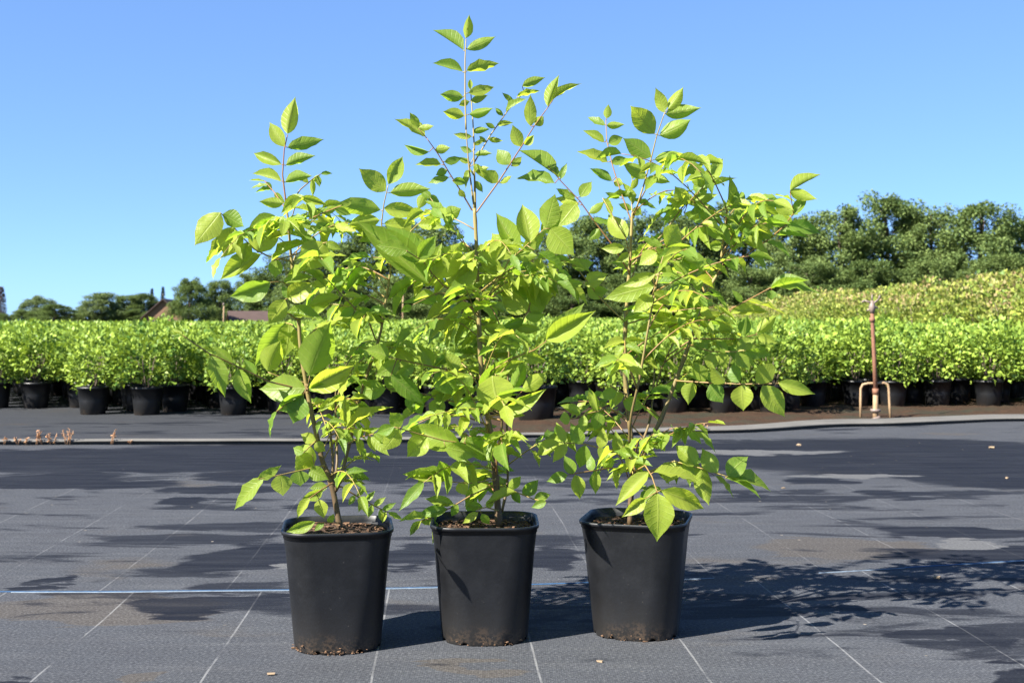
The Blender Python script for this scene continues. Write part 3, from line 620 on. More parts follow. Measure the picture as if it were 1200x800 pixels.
B.leaf([(564, 360), (585, 326), (596, 306), (612, 292), (638, 268)], [(600, 302, 576, 272, 34, 'u'), (588, 318, 556, 292, 20, 'u'), (621, 285, 612, 238, 28, 'd'), (606, 296, 581, 248, 24, 'd'), (612, 294, 642, 272, 18, 'u'), (640, 268, 652, 226, 26, 'd'), (645, 268, 672, 300, 36, 'd'), (630, 296, 666, 319, 9, 'u'), (592, 316, 566, 322, 14, 'u'), (584, 323, 540, 343, 6, 'u'), (602, 300, 632, 298, 16, 'd'), (634, 272, 660, 248, 18, 'd')], -.02, -.10)
B.leaf([(598, 392), (612, 376), (619, 364), (623, 350)], [(618, 366, 586, 338, 32, 'd'), (622, 350, 654, 318, 24, 'd'), (624, 352, 650, 346, 19, 'u'), (622, 366, 642, 350, 18, 'u'), (614, 374, 586, 384, 12, 'u'), (616, 372, 640, 368, 14, 'd'), (600, 391, 564, 382, 15, 'd'), (600, 394, 602, 418, 16, 'd'), (598, 394, 582, 414, 20, 'd'), (604, 384, 634, 386, 12, 'u')], .04, .02)
B.leaf([(566, 440), (600, 420), (626, 410), (640, 400)], [(637, 402, 686, 353, 22, 'u'), (640, 398, 698, 364, 26, 'u'), (628, 408, 640, 392, 10), (612, 416, 640, 424, 14)], -.02, -.12)
B.leaf([(567, 460), (578, 448), (600, 420)], [(563, 457, 601, 416, 22, 'u'), (580, 438, 620, 422, 14, 'u')], -.03, -.05)
B.leaf([(572, 488), (584, 486), (590, 482)], [(577, 440, 588, 482, 44, 'u', -.03), (590, 482, 641, 457, 17, 'u'), (600, 458, 616, 420, 16, 'd'), (612, 458, 642, 434, 18, 'd'), (588, 484, 616, 486, 12, 'd')], -.06, -.08)
B.leaf([(574, 490), (573, 484)], [(573, 484, 520, 484, 15, 'u'), (572, 482, 580, 470, 10)], -.05, -.05)
B.leaf([(565, 445), (540, 436), (510, 430), (480, 424), (455, 418)], [(486, 426, 460, 408, 24, 'u'), (486, 428, 460, 444, 13, 'u'), (456, 418, 428, 408, 20, 'u'), (540, 450, 534, 440, 10), (512, 432, 534, 464, 26, 'u'), (508, 431, 488, 402, 20, 'd'), (540, 437, 552, 460, 18, 'u'), (536, 436, 520, 412, 18, 'd'), (458, 440, 498, 474, 22, 'd'), (468, 424, 440, 440, 18, 'u')], .02, -.10)
B.leaf([(570, 480), (530, 470), (490, 460), (455, 455)], [(452, 455, 412, 456, 24, 'd'), (470, 458, 448, 436, 18, 'd'), (478, 460, 496, 486, 24, 'd'), (505, 464, 540, 452, 18, 'd'), (515, 466, 510, 492, 20, 'd')], .06, .0)
B.leaf([(577, 525), (550, 520), (520, 516), (490, 508), (462, 500)], [(540, 522, 470, 498, 30, 'u'), (522, 524, 560, 536, 22, 'u'), (546, 512, 580, 542, 22, 'u'), (468, 502, 448, 528, 22, 'd'), (470, 500, 456, 482, 18, 'd'), (500, 510, 476, 536, 26, 'd'), (462, 500, 438, 508, 14)], -.06, -.16)
B.leaf([(580, 562), (550, 566), (524, 564)], [(522, 563, 470, 553, 12, 'u'), (526, 562, 512, 538, 18, 'd'), (538, 565, 546, 580, 16, 'd'), (556, 565, 546, 546, 12)], -.03, -.08)
B.leaf([(579, 568), (552, 580), (532, 592), (512, 604)], [(532, 591, 496, 582, 13, 'd'), (524, 596, 488, 602, 14, 'u'), (512, 604, 490, 614, 12, 'u'), (505, 608, 508, 638, 9, 'u'), (500, 606, 466, 604, 10, 'd'), (494, 610, 476, 628, 9), (536, 590, 528, 606, 10)], -.01, .03)
B.leaf([(583, 598), (570, 594), (560, 596)], [(566, 595, 544, 589, 10, 'u'), (560, 600, 541, 613, 10, 'u'), (564, 602, 574, 616, 10, 'u'), (570, 594, 580, 584, 9)], -.02, -.04)
B.leaf([(584, 568), (604, 576), (624, 584), (640, 588)], [(606, 577, 566, 588, 12, 'd'), (626, 585, 646, 578, 12, 'u'), (640, 588, 622, 594, 10, 'u'), (612, 579, 632, 562, 16, 'd'), (596, 573, 612, 556, 12, 'd'), (600, 575, 610, 590, 10)], 0, -.08)
# ---------------------------------------------------------------- sapling C: right
Cc = Plant('potted_sapling', 'widest spreading potted sapling, one bright leaf hanging over its pot rim', 746, 2.455, 12, R(-14), 0.104, 0.085, 22, -0.006)
Cc.stem([(738, 616), (740, 570), (741, 530), (736, 480), (732, 430), (733, 380), (735, 350), (738, 310), (740, 270), (741, 250)], 0.006, 0.0026, 'trunk')
Cc.stem([(741, 575), (756, 528), (775, 490), (792, 446), (810, 397), (820, 370), (830, 340), (842, 318), (846, 296), (850, 262), (852, 246)], 0.005, 0.0018, 'shoot')
Cc.stem([(741, 550), (752, 520, .04), (762, 490, .07), (766, 450, .08), (768, 408, .08)], 0.0032, 0.0016, 'shoot')
Cc.stem([(741, 310), (760, 292, .02), (780, 270, .04), (798, 245, .05), (806, 236, .05)], 0.0022, 0.0014, 'shoot')
Cc.stem([(768, 455, .07), (778, 425, .05), (790, 400, .04)], 0.002, 0.0012, 'shoot')
Cc.stem([(741, 560), (738, 500, -.08), (750, 440, -.12), (762, 370, -.13), (772, 320, -.12), (778, 298, -.12)], 0.003, 0.0014, 'shoot')
Cc.leaf([(742, 256), (755, 215), (764, 182), (770, 158), (779, 132)], [(783, 128, 802, 103, 16, 'd'), (778, 132, 769, 103, 15, 'd'), (780, 134, 821, 126, 17, 'd'), (767, 157, 737, 121, 26, 'd'), (773, 159, 812, 140, 21, 'd'), (763, 184, 729, 162, 22, 'd'), (767, 187, 803, 180, 15, 'd'), (757, 209, 729, 190, 16, 'd'), (762, 208, 786, 212, 12, 'd')], 0, -.05)
Cc.leaf([(740, 260), (728, 226), (718, 195), (711, 165), (710, 141)], [(711, 139, 713, 122, 10, 'd'), (709, 147, 688, 134, 10, 'u'), (711, 147, 732, 146, 9, 'd'), (708, 167, 683, 151, 10, 'u'), (713, 168, 731, 160, 13), (712, 190, 678, 174, 12, 'u'), (716, 191, 735, 185, 11), (717, 212, 691, 196, 11, 'd'), (719, 213, 731, 216, 11), (726, 232, 708, 226, 7), (728, 228, 742, 226, 8)], .02, .06)
Cc.leaf([(741, 252), (740, 232), (741, 210)], [(741, 210, 745, 196, 7), (740, 222, 748, 206, 8), (740, 230, 706, 227, 7), (742, 234, 772, 241, 9), (741, 240, 732, 212, 8), (742, 244, 752, 252, 12), (740, 246, 725, 238, 9)], .02, .05)
Cc.leaf([(806, 238), (814, 230), (823, 220)], [(825, 217, 851, 182, 17, 'd'), (823, 220, 811, 194, 17, 'd'), (818, 228, 823, 204, 15, 'd'), (825, 222, 863, 206, 8, 'd'), (806, 238, 789, 219, 19, 'd'), (808, 240, 842, 227, 13, 'u'), (815, 238, 849, 264, 19, 'd'), (804, 240, 779, 232, 10, 'd'), (800, 246, 774, 258, 12, 'u'), (802, 250, 834, 256, 12, 'u'), (812, 236, 832, 214, 12)], .05, -.03)
Cc.leaf([(851, 262), (852, 248)], [(852, 246, 856, 204, 11, 'd'), (852, 245, 867, 224, 15, 'd'), (851, 266, 872, 250, 17, 'd'), (855, 266, 884, 251, 17, 'd'), (849, 280, 818, 258, 13, 'd'), (848, 279, 876, 291, 11, 'u'), (846, 286, 828, 290, 13), (848, 272, 866, 278, 12)], 0, -.04)
Cc.leaf([(846, 300), (865, 282), (886, 262), (908, 239)], [(908, 239, 936, 251, 15, 'd'), (896, 252, 876, 246, 8), (890, 258, 906, 270, 10), (884, 264, 866, 262, 9), (876, 272, 898, 276, 9), (908, 239, 924, 230, 5)], 0, -.05)
Cc.leaf([(842, 322), (872, 300), (900, 281), (918, 266), (930, 250), (926, 226)], [(926, 224, 962, 203, 12, 'd'), (926, 224, 956, 234, 14, 'd'), (930, 252, 946, 228, 13), (922, 264, 966, 270, 16, 'u'), (921, 263, 894, 255, 12, 'd'), (910, 276, 949, 273, 8, 'u'), (906, 278, 884, 268, 10), (898, 284, 932, 296, 9, 'u'), (890, 288, 870, 282, 8), (876, 299, 902, 314, 7, 'u'), (866, 304, 848, 300, 8)], .02, -.10)
Cc.leaf([(740, 305), (764, 292), (780, 286)], [(781, 290, 800, 263, 34, 'd'), (776, 288, 752, 278, 10), (770, 296, 748, 310, 20, 'u'), (782, 290, 812, 290, 16, 'u'), (762, 292, 790, 310, 16)], -.06, -.14)
Cc.leaf([(774, 312), (786, 306), (800, 302)], [(800, 302, 834, 317, 22, 'd'), (796, 303, 806, 322, 20, 'd'), (788, 306, 806, 292, 14), (776, 310, 790, 324, 12)], -.10, -.12)
Cc.leaf([(768, 335), (766, 328), (768, 322)], [(768, 321, 727, 336, 15, 'u'), (766, 336, 706, 351, 24, 'u'), (774, 324, 802, 319, 10, 'u'), (770, 332, 812, 330, 12, 'u'), (766, 342, 790, 356, 16, 'u'), (764, 346, 742, 366, 18, 'u')], -.13, -.16)
Cc.leaf([(733, 378), (706, 352), (690, 332), (676, 314), (664, 296)], [(705, 350, 688, 330, 18, 'u'), (683, 333, 654, 331, 10, 'u'), (686, 334, 712, 320, 19, 'u'), (670, 312, 697, 307, 15, 'u'), (696, 342, 714, 340, 12), (668, 306, 646, 300, 9)], -.02, -.10)
Cc.leaf([(737, 318), (716, 285), (694, 256), (680, 236), (658, 213), (642, 194)], [(652, 206, 608, 174, 15, 'd'), (650, 215, 603, 203, 12, 'u'), (655, 208, 645, 186, 7), (657, 210, 664, 190, 8), (674, 232, 650, 222, 12), (680, 231, 694, 211, 15, 'd'), (679, 240, 648, 230, 11, 'u'), (676, 238, 652, 264, 26, 'd'), (690, 250, 710, 236, 10), (694, 258, 724, 262, 8, 'u'), (702, 268, 690, 282, 12)], -.02, -.06)
Cc.leaf([(738, 306), (736, 290), (733, 278)], [(734, 280, 712, 248, 23, 'd'), (732, 290, 704, 292, 13, 'u'), (737, 296, 722, 308, 10), (706, 232, 720, 256, 9, 'd')], -.02, -.06)
Cc.leaf([(815, 384), (845, 368), (872, 354), (905, 336)], [(905, 336, 966, 333, 9, 'u'), (903, 338, 948, 326, 7, 'u'), (904, 340, 904, 352, 12), (872, 354, 928, 358, 7, 'u'), (856, 366, 902, 362, 13, 'u'), (870, 354, 858, 340, 8), (846, 368, 824, 372, 10)], -.03, -.14)
Cc.leaf([(802, 397), (830, 397), (865, 397), (886, 392)], [(852, 394, 848, 373, 14, 'd'), (873, 393, 875, 369, 16, 'd'), (887, 390, 911, 368, 14, 'd'), (888, 393, 911, 403, 12, 'd'), (866, 398, 846, 404, 8), (834, 398, 820, 412, 12, 'd')], -.02, .03)
Cc.leaf([(793, 446), (825, 448), (870, 450), (914, 449)], [(870, 451, 871, 482, 26, 'd'), (893, 452, 922, 489, 26, 'd'), (912, 448, 956, 462, 17, 'u'), (905, 446, 886, 428, 28, 'd'), (866, 448, 856, 424, 20, 'u'), (832, 450, 848, 472, 22, 'd'), (826, 447, 812, 424, 18, 'd'), (850, 448, 832, 430, 18, 'd'), (812, 448, 806, 474, 20, 'd')], -.03, -.14)
Cc.leaf([(808, 405), (835, 412), (860, 412), (874, 410)], [(864, 411, 886, 394, 17, 'u'), (872, 412, 908, 418, 13, 'u'), (852, 413, 838, 398, 12), (862, 414, 880, 432, 18, 'u'), (844, 413, 852, 432, 16, 'u'), (830, 412, 812, 400, 14), (832, 413, 836, 436, 16, 'd')], -.04, -.08)
Cc.leaf([(744, 552), (756, 545), (764, 558), (770, 576)], [(771, 578, 772, 635, 36, 'u', -.02), (775, 574, 830, 598, 24, 'u'), (760, 553, 720, 591, 20, 'u'), (766, 553, 823, 553, 14, 'u'), (756, 584, 730, 606, 16, 'd'), (768, 572, 752, 588, 12)], -.15, -.24)
Cc.leaf([(744, 560), (790, 540), (820, 548), (852, 558)], [(852, 557, 877, 534, 23, 'd'), (854, 558, 910, 565, 15, 'u'), (850, 560, 896, 573, 9, 'u'), (840, 554, 822, 524, 20, 'd'), (815, 546, 792, 520, 24, 'd'), (800, 542, 828, 566, 24, 'd'), (790, 541, 780, 566, 26, 'd'), (822, 550, 830, 592, 22, 'd')], -.04, -.10)
Cc.leaf([(741, 540), (715, 528), (685, 520), (655, 518)], [(b, c, b+dx+Cc.rnd.uniform(-9, 9), c+dy+Cc.rnd.uniform(-7, 7), w*Cc.rnd.uniform(0.5, 0.95)) for b, c, dx, dy, w in ((655, 518, -30, 12, 18), (662, 518, -18, -22, 18), (664, 520, -8, 26, 20), (682, 520, -10, -26, 18), (686, 521, -4, 28, 20), (704, 525, -4, -26, 16), (708, 527, 2, 26, 18), (724, 532, 4, -24, 16))], -.02, -.08)
Cc.leaf([(741, 550), (715, 548), (690, 552), (665, 556)], [(b, c, b+dx+Cc.rnd.uniform(-9, 9), c+dy+Cc.rnd.uniform(-7, 7), w*Cc.rnd.uniform(0.5, 0.95)) for b, c, dx, dy, w in ((665, 556, -32, 8, 14), (672, 555, -12, -18, 16), (674, 556, -2, 26, 18), (694, 552, -10, -20, 16), (698, 552, 0, 26, 18), (716, 549, -6, -22, 16), (720, 549, 4, 24, 16))], -.06, -.14)
Cc.leaf([(737, 490), (715, 478), (690, 484), (672, 490)], [(b, c, b+dx+Cc.rnd.uniform(-9, 9), c+dy+Cc.rnd.uniform(-7, 7), w*Cc.rnd.uniform(0.5, 0.95)) for b, c, dx, dy, w in ((668, 490, -14, 2, 18), (680, 486, -16, -16, 14), (684, 486, -6, 24, 18), (700, 481, -8, -22, 16), (702, 482, 0, 26, 18), (716, 478, 4, -26, 16))], .0, -.06)
Cc.leaf([(734, 462), (725, 458), (715, 452)], [(716, 450, 716, 428, 15, 'u'), (722, 457, 702, 466, 14, 'u'), (728, 459, 720, 476, 12), (730, 470, 756, 478, 18, 'u')], -.04, -.08)
PA = [(340, 250), (325, 300), (315, 340), (330, 400), (325, 470), (345, 520), (325, 560), (345, 600), (350, 622), (465, 622), (485, 560), (480, 500), (500, 430), (480, 360), (440, 330), (420, 300), (400, 250), (370, 290)]
PB = [(540, 262), (470, 300), (440, 350), (450, 420), (440, 500), (480, 560), (500, 606), (560, 612), (640, 598), (690, 520), (660, 440), (670, 380), (675, 320), (650, 270), (600, 280), (565, 300)]
PC = [(745, 275), (715, 310), (708, 380), (655, 470), (625, 520), (640, 590), (720, 590), (825, 600), (850, 560), (880, 480), (905, 430), (890, 370), (880, 310), (840, 260), (800, 270)]
PA2 = [(250, 255), (300, 240), (335, 238), (400, 232), (455, 240), (460, 335), (300, 352), (252, 335)]
PB2 = [(418, 255), (490, 205), (535, 262), (585, 258), (605, 205), (690, 215), (700, 335), (640, 365), (430, 335)]
PC2 = [(690, 205), (735, 180), (800, 180), (870, 195), (962, 215), (962, 300), (905, 345), (700, 335)]
A.fill(7, PA, (240, 440), (0.12, 0.20), (3, 4), (0.05, 0.08), 0.16)
A.fill(7, PA, (440, 600), (0.08, 0.17), (2, 3), (0.04, 0.06), 0.16)
B.fill(7, PB, (330, 480), (0.14, 0.24), (3, 4), (0.06, 0.10), 0.2)
B.fill(7, PB, (480, 600), (0.10, 0.20), (2, 3), (0.05, 0.08), 0.2)
Cc.fill(6, PC, (260, 430), (0.12, 0.22), (3, 4), (0.05, 0.08), 0.2)
Cc.fill(7, PC, (400, 590), (0.10, 0.22), (3, 4), (0.045, 0.075), 0.2)
NW = (0.30, 0.40)
A.fill(11, PA, (260, 560), (0.12, 0.24), (3, 4, 5), (0.035, 0.06), 0.25, NW, True)
A.fill(10, PA2, (240, 400), (0.14, 0.28), (4, 5), (0.04, 0.065), 0.28, NW, True)
B.fill(15, PB, (300, 570), (0.14, 0.27), (3, 4, 5), (0.04, 0.07), 0.3, NW, True)
B.fill(14, PB2, (246, 400), (0.16, 0.32), (4, 5), (0.045, 0.07), 0.3, NW, True)
Cc.fill(20, PC, (300, 590), (0.14, 0.27), (3, 4, 5), (0.035, 0.065), 0.3, NW, True)
Cc.fill(14, PC2, (246, 360), (0.15, 0.30), (4, 5), (0.04, 0.065), 0.3, NW, True)

# ---------------------------------------------------------------- potted shrub field
def shrub_meshes():
    out = []
    for i in range(6):
        p, d = dome_points(900, 0.215, 0.205, 0.355, 14, 100+i, 0.5, -0.75)
        d = d.copy(); d[:, 2] += 0.55
        v, f = leaf_cloud(p, d, 0.036, 0.72, 0.8); out.append(np_mesh('foliage', v, f, M_shrubleaf))
    return out
SH = shrub_meshes()
def field_pot_mesh():
    mb = MB(); n = 20
    rows = [[(r*math.cos(2*math.pi*k/n), r*math.sin(2*math.pi*k/n), z) for k in range(n)] for z, r in ((0, 0.082), (0.002, 0.086), (0.10, 0.097), (0.185, 0.106), (0.185, 0.111), (0.20, 0.112), (0.20, 0.106), (0.175, 0.103), (0.175, 0.001))]
    b = mb.quad_grid(rows, True); mb.cap(b, n, True); return mb.mesh('pot', M_potfar)
POTM = field_pot_mesh()
def stems_mesh():
    mb = MB(); r = random.Random(4)
    for k in range(7):
        a = r.uniform(0, 6.28); q = r.uniform(0.06, 0.13)
        mb.tube([(0.01*math.cos(a), 0.01*math.sin(a), 0.17), (q*0.5*math.cos(a), q*0.5*math.sin(a), 0.28), (q*math.cos(a), q*math.sin(a), 0.42)], [0.004, 0.003, 0.002], 5)
    return mb.mesh('stems', M_bark)
STM = stems_mesh()
frnd = random.Random(77)
def front_line(px):
    for a, Y in ((92, 8.95), (150, 8.30), (215, 8.42), (262, 8.9), (300, 8.45), (590, 8.55), (660, 9.3), (700, 8.6), (945, 8.35), (2000, 9.05)):
        if px < a: return Y
    return 9.05
LBL = 'low bushy shrub with yellow-green leaves in a black pot, in the shrub field'
spots_ = []
Yrow = 8.25
while Yrow < 62:
    half = Yrow*0.46+2.2; sp_ = 0.35 if Yrow < 16 else 0.40
    n = int(2*half/sp_)
    for i in range(n+1):
        x = -half+i*sp_+frnd.uniform(-0.05, 0.05); y = Yrow+frnd.uniform(-0.06, 0.06); px = CX+F*x/y
        if y < front_line(px)+0.0: continue
        if x > 6.4 and y > 14.3: continue
        spots_.append((y, x))
    Yrow += sp_*0.97
spots_.append((7.95, P(628, 400, 7.95).x))
spots_.sort()
def rise(x, y): return 1.0+0.32*max(0, min(1, (y-14)/30))*max(0.25, min(1, (x+9)/10))
far = []; shown = 0
for i, (y, x) in enumerate(spots_):
    s = frnd.uniform(0.88, 1.14); seen = abs(x) < y*0.4286+0.3; shown += seen
    if shown > 300 or not seen: far.append((x, y, s*rise(x, y))); continue
    big = y < 8.0 and abs(x-P(628, 400, 7.95).x) < 0.01
    e = empty('potted_shrub', (x, y, -0.016 if x < 0.2 else -0.004), label=LBL if not big else 'larger black pot with a low shrub, standing ahead of the shrub field rows', category='shrub', group='potted shrubs in the nursery field')
    if big: e.scale = (1.3, 1.3, 1.2); del e['group']
    e.rotation_euler.z = frnd.uniform(0, 6.28)
    pt = bpy.data.objects.new('pot', POTM); link(pt, e)
    fo = bpy.data.objects.new('foliage', frnd.choice(SH)); link(fo, e); fo.scale = (s*frnd.uniform(0.95, 1.12), s*frnd.uniform(0.95, 1.12), s*frnd.uniform(0.9, 1.1))
    if y < 10.5: link(bpy.data.objects.new('stems', STM), e)
vs, fs, off = [], [], 0
for (x, y, s) in far:
    n = 110 if y < 18 else (70 if y < 30 else 40); sz = 0.048 if y < 18 else (0.062 if y < 30 else 0.09)
    d = rng.normal(0, 1, (n*3, 3)); d /= np.linalg.norm(d, axis=1)[:, None]; d = d[d[:, 2] > -0.15][:n]
    p = d*np.array([0.22, 0.22, 0.20])*s*rng.uniform(0.6, 1.1, (len(d), 1))+np.array([x, y, 0.37*s])
    v, f = leaf_cloud(p, d+np.array([0, 0, 0.5]), sz, 0.72, 0.6); vs.append(v); fs.append(f+off); off += len(v)
link(bpy.data.objects.new('shrub_field', np_mesh('shrub_field', np.concatenate(vs), np.concatenate(fs), M_shrubleaf)), None,
     label='far rows of low yellow-green potted shrubs merging into one carpet', category='shrubs', kind='stuff')
# taller shrubs with pinkish tips in the bed at the right
def tall_meshes():
    out = []
    for i in range(4):
        p, d = dome_points(1700, 0.54, 0.62, 0.74, 18, 300+i, 0.45, -0.6); d = d.copy(); d[:, 2] += 0.8
        v, f = leaf_cloud(p, d, 0.075, 0.68, 0.85); out.append(np_mesh('foliage', v, f, M_tallleaf))
    return out
TL = tall_meshes()
mb = MB()
for k in range(6):
    a = k*1.05; mb.tube([(0.02*math.cos(a), 0.02*math.sin(a), -0.01), (0.15*math.cos(a), 0.15*math.sin(a), 0.5), (0.3*math.cos(a), 0.3*math.sin(a), 0.95)], [0.012, 0.009, 0.004], 5)
TST = mb.mesh('stems', M_bark)
yy = 14.8
while yy < 40:
    xx = 7.0+frnd.uniform(-0.1, 0.1)
    while xx < yy*0.46+0.8:
        e = empty('tall_shrub', (xx, yy+frnd.uniform(-.1, .1), -0.014), label='taller bushy shrub with pinkish-beige tips in the bed beside the low shrub field', category='shrub', group='taller shrubs in the bed')
        s = frnd.uniform(0.90, 1.2)*(0.80+0.2*min(1, (xx-6.8)/1.8)); e.rotation_euler.z = frnd.uniform(0, 6.28)
        fo = bpy.data.objects.new('foliage', frnd.choice(TL)); link(fo, e); fo.scale = (s, s, s*0.98)
        link(bpy.data.objects.new('stems', TST), e)
        xx += 0.85+frnd.uniform(-.06, .06)
    yy += 0.95

# ---------------------------------------------------------------- trees
def tree_mesh(seed, kind):
    """unit tree: 10 m tall; returns trunk mesh, crown mesh"""
    r = random.Random(seed); rg = np.random.default_rng(seed); mb = MB(); tips = []
    mb.tube([(0, 0, -0.1), (r.uniform(-.1, .1), r.uniform(-.1, .1), 2), (r.uniform(-.3, .3), r.uniform(-.3, .3), 5), (r.uniform(-.4, .4), r.uniform(-.4, .4), 8.2)], [0.28, 0.22, 0.15, 0.05], 7)
    if kind in ('broad', 'round'):
        for k in range(135):
            z = r.uniform(0.7, 9.3); t = (z-0.7)/8.6; rad = 3.4*math.sin(math.pi*(0.30+0.62*t))**0.65*r.uniform(0.35, 1.08); a = r.uniform(0, 6.283)
            if kind == 'round': z = 0.3+8.9*r.random()**0.9; t = z/9.4; rad = 3.1*math.sqrt(max(0.02, 1-((z-4.0)/5.6)**2))*r.uniform(0.3, 1.0)
            p = Vector((rad*math.cos(a), rad*math.sin(a), z)); tips.append((p, r.uniform(0.42, 1.05)*(1.15-0.30*t)))
            if k < 14: mb.tube([(0, 0, max(0.8, z-1.8)), tuple(p*0.5+Vector((0, 0, z*0.5-0.4))), tuple(p)], [0.09, 0.06, 0.02], 5)
        pts = []; ds = []
        for p, q in tips:
            n = int(270*q); d = rg.normal(0, 1, (n, 3)); d /= np.linalg.norm(d, axis=1)[:, None]
            pts.append(d*(rg.random((n, 1))**0.45)*np.array([q, q, q*0.85])+np.array(p)); ds.append(d+np.array([0, 0, 0.4]))
        v, f = leaf_cloud(np.concatenate(pts), np.concatenate(ds), 0.20, 0.75, 0.9)
    else:
        pts = []; ds = []
        wid = 1.5 if kind == 'conifer' else 0.8
        for k in range(60):
            z = 0.2+9.7*k/60; rad = wid*(1-z/10.2) if kind == 'conifer' else wid*math.sin(math.pi*(0.12+0.85*z/10))**0.6
            for b in range(7):
                a = r.uniform(0, 6.283); n = 22; tt = rg.random((n, 1))**0.6
                pts.append(tt*rad*np.array([[math.cos(a), math.sin(a), -0.35]])+np.array([[0, 0, z]])+rg.normal(0, 0.06, (n, 3))); ds.append(np.tile(np.array([[math.cos(a), math.sin(a), 0.1 if kind == 'conifer' else 1.2]]), (n, 1)))
        v, f = leaf_cloud(np.concatenate(pts), np.concatenate(ds), 0.17, 0.45, 0.35)
    mat = {'broad': M_treeleaf, 'round': M_treeleaf, 'conifer': M_conifer, 'column': M_copper}[kind]
    return mb.mesh('trunk', M_bark), np_mesh('crown', v, f, mat)
BT = [tree_mesh(500+i, 'broad') for i in range(6)]
RT = [tree_mesh(540+i, 'round') for i in range(3)]
def pale(cr): m = cr.copy(); m.materials.clear(); m.materials.append(M_treeleaf2); return m
BTP = [(a, pale(b)) for a, b in RT]
CT = [tree_mesh(600, 'conifer')]; KT = [tree_mesh(610, 'column')]
def tree(px, topy, Y, wpx, lib, name, label, group=None, z0=0.0):
    h = (HY-topy)/F*Y+H; w = wpx/F*Y/(6.6 if lib is not CT and lib is not KT else (2.4 if lib is CT else 1.5)); s = h/10.0; t, c = lib[frnd.randrange(len(lib))]
    e = empty(name, ((px-CX)/F*Y, Y, -0.03), label=label, category='tree')
    if group: e['group'] = group
    e.rotation_euler.z = frnd.uniform(0, 6.28)
    for nm, m in (('trunk', t), ('crown', c)):
        o = bpy.data.objects.new(nm, m); link(o, e); o.scale = (w, w, s)
TB = 'tall dark green broadleaf tree in the belt behind the shrub field'
for px, ty, Y, w in ((300, 318, 228, 70), (338, 296, 226, 90), (385, 280, 122, 100), (440, 262, 124, 105), (500, 255, 120, 110), (560, 282, 122, 90), (610, 288, 126, 90), (655, 268, 118, 100), (705, 250, 122, 110), (760, 246, 118, 100),
                     (815, 240, 120, 105), (872, 230, 124, 105), (930, 246, 118, 95), (985, 236, 116, 110), (1040, 224, 120, 120), (1092, 240, 118, 100), (1150, 230, 116, 120), (1208, 250, 118, 110), (1262, 246, 120, 110)):
    tree(px, ty, Y, w, BT, 'broadleaf_tree', TB, 'tall trees in the belt')
for px, ty, Y, w in ((345, 335, 215, 60), (400, 330, 110, 80), (470, 325, 111, 80), (535, 328, 110, 80), (600, 325, 111, 80), (670, 325, 110, 80), (740, 318, 111, 90), (810, 315, 110, 90), (880, 310, 110, 90), (950, 305, 109, 90), (1020, 300, 110, 95), (1095, 300, 109, 95), (1170, 296, 110, 100), (1235, 300, 110, 100)):
    tree(px, ty, Y, w, BT, 'understorey_tree', 'lower dark bushy tree growing at the foot of the tall tree belt', 'lower trees along the belt')
tree(44, 344, 205, 48, BTP, 'willow_tree', 'pale grey-green tree rising behind a rounded bush')
tree(64, 355, 190, 54, RT, 'round_bush', 'rounded dark green bush in front of a pale tree')
tree(120, 341, 200, 58, BTP, 'broad_tree', 'pale green rounded tree standing between the pale tree and the barn')
tree(98, 356, 206, 26, BTP, 'small_tree', 'small pale tree at the edge of the rounded tree')
tree(150, 344, 208, 48, RT, 'green_tree', 'mid green tree behind the wooden barn gable')
tree(168, 342, 212, 44, RT, 'green_tree', 'mid green tree between the barn gable and the conifers')
tree(178, 337, 222, 14, CT, 'conifer', 'dark pointed conifer above the barn roof, nearer the pale round tree')
tree(191, 335, 222, 14, CT, 'conifer', 'dark pointed conifer above the barn roof, nearer the large dark tree')
tree(224, 322, 172, 52, RT, 'dark_tree', 'large dark green tree covering part of the wooden barn')
tree(258, 326, 190, 46, RT, 'dark_tree', 'dark green tree between the barn and the low brown-roofed shed')
tree(1, 335, 210, 11, KT, 'copper_column_tree', 'narrow reddish-brown columnar tree at the end of the tree line')
for px, ty, w in ((4, 366, 30), (24, 362, 26), (86, 366, 34), (-16, 360, 30), (42, 364, 34), (104, 364, 34), (140, 360, 40), (158, 361, 36), (180, 362, 34), (204, 358, 36), (250, 352, 40)):
    tree(px, ty, 200, w, RT, 'distant_bush', 'low distant bush in the tree line beyond the field', 'distant bushes in the tree line')

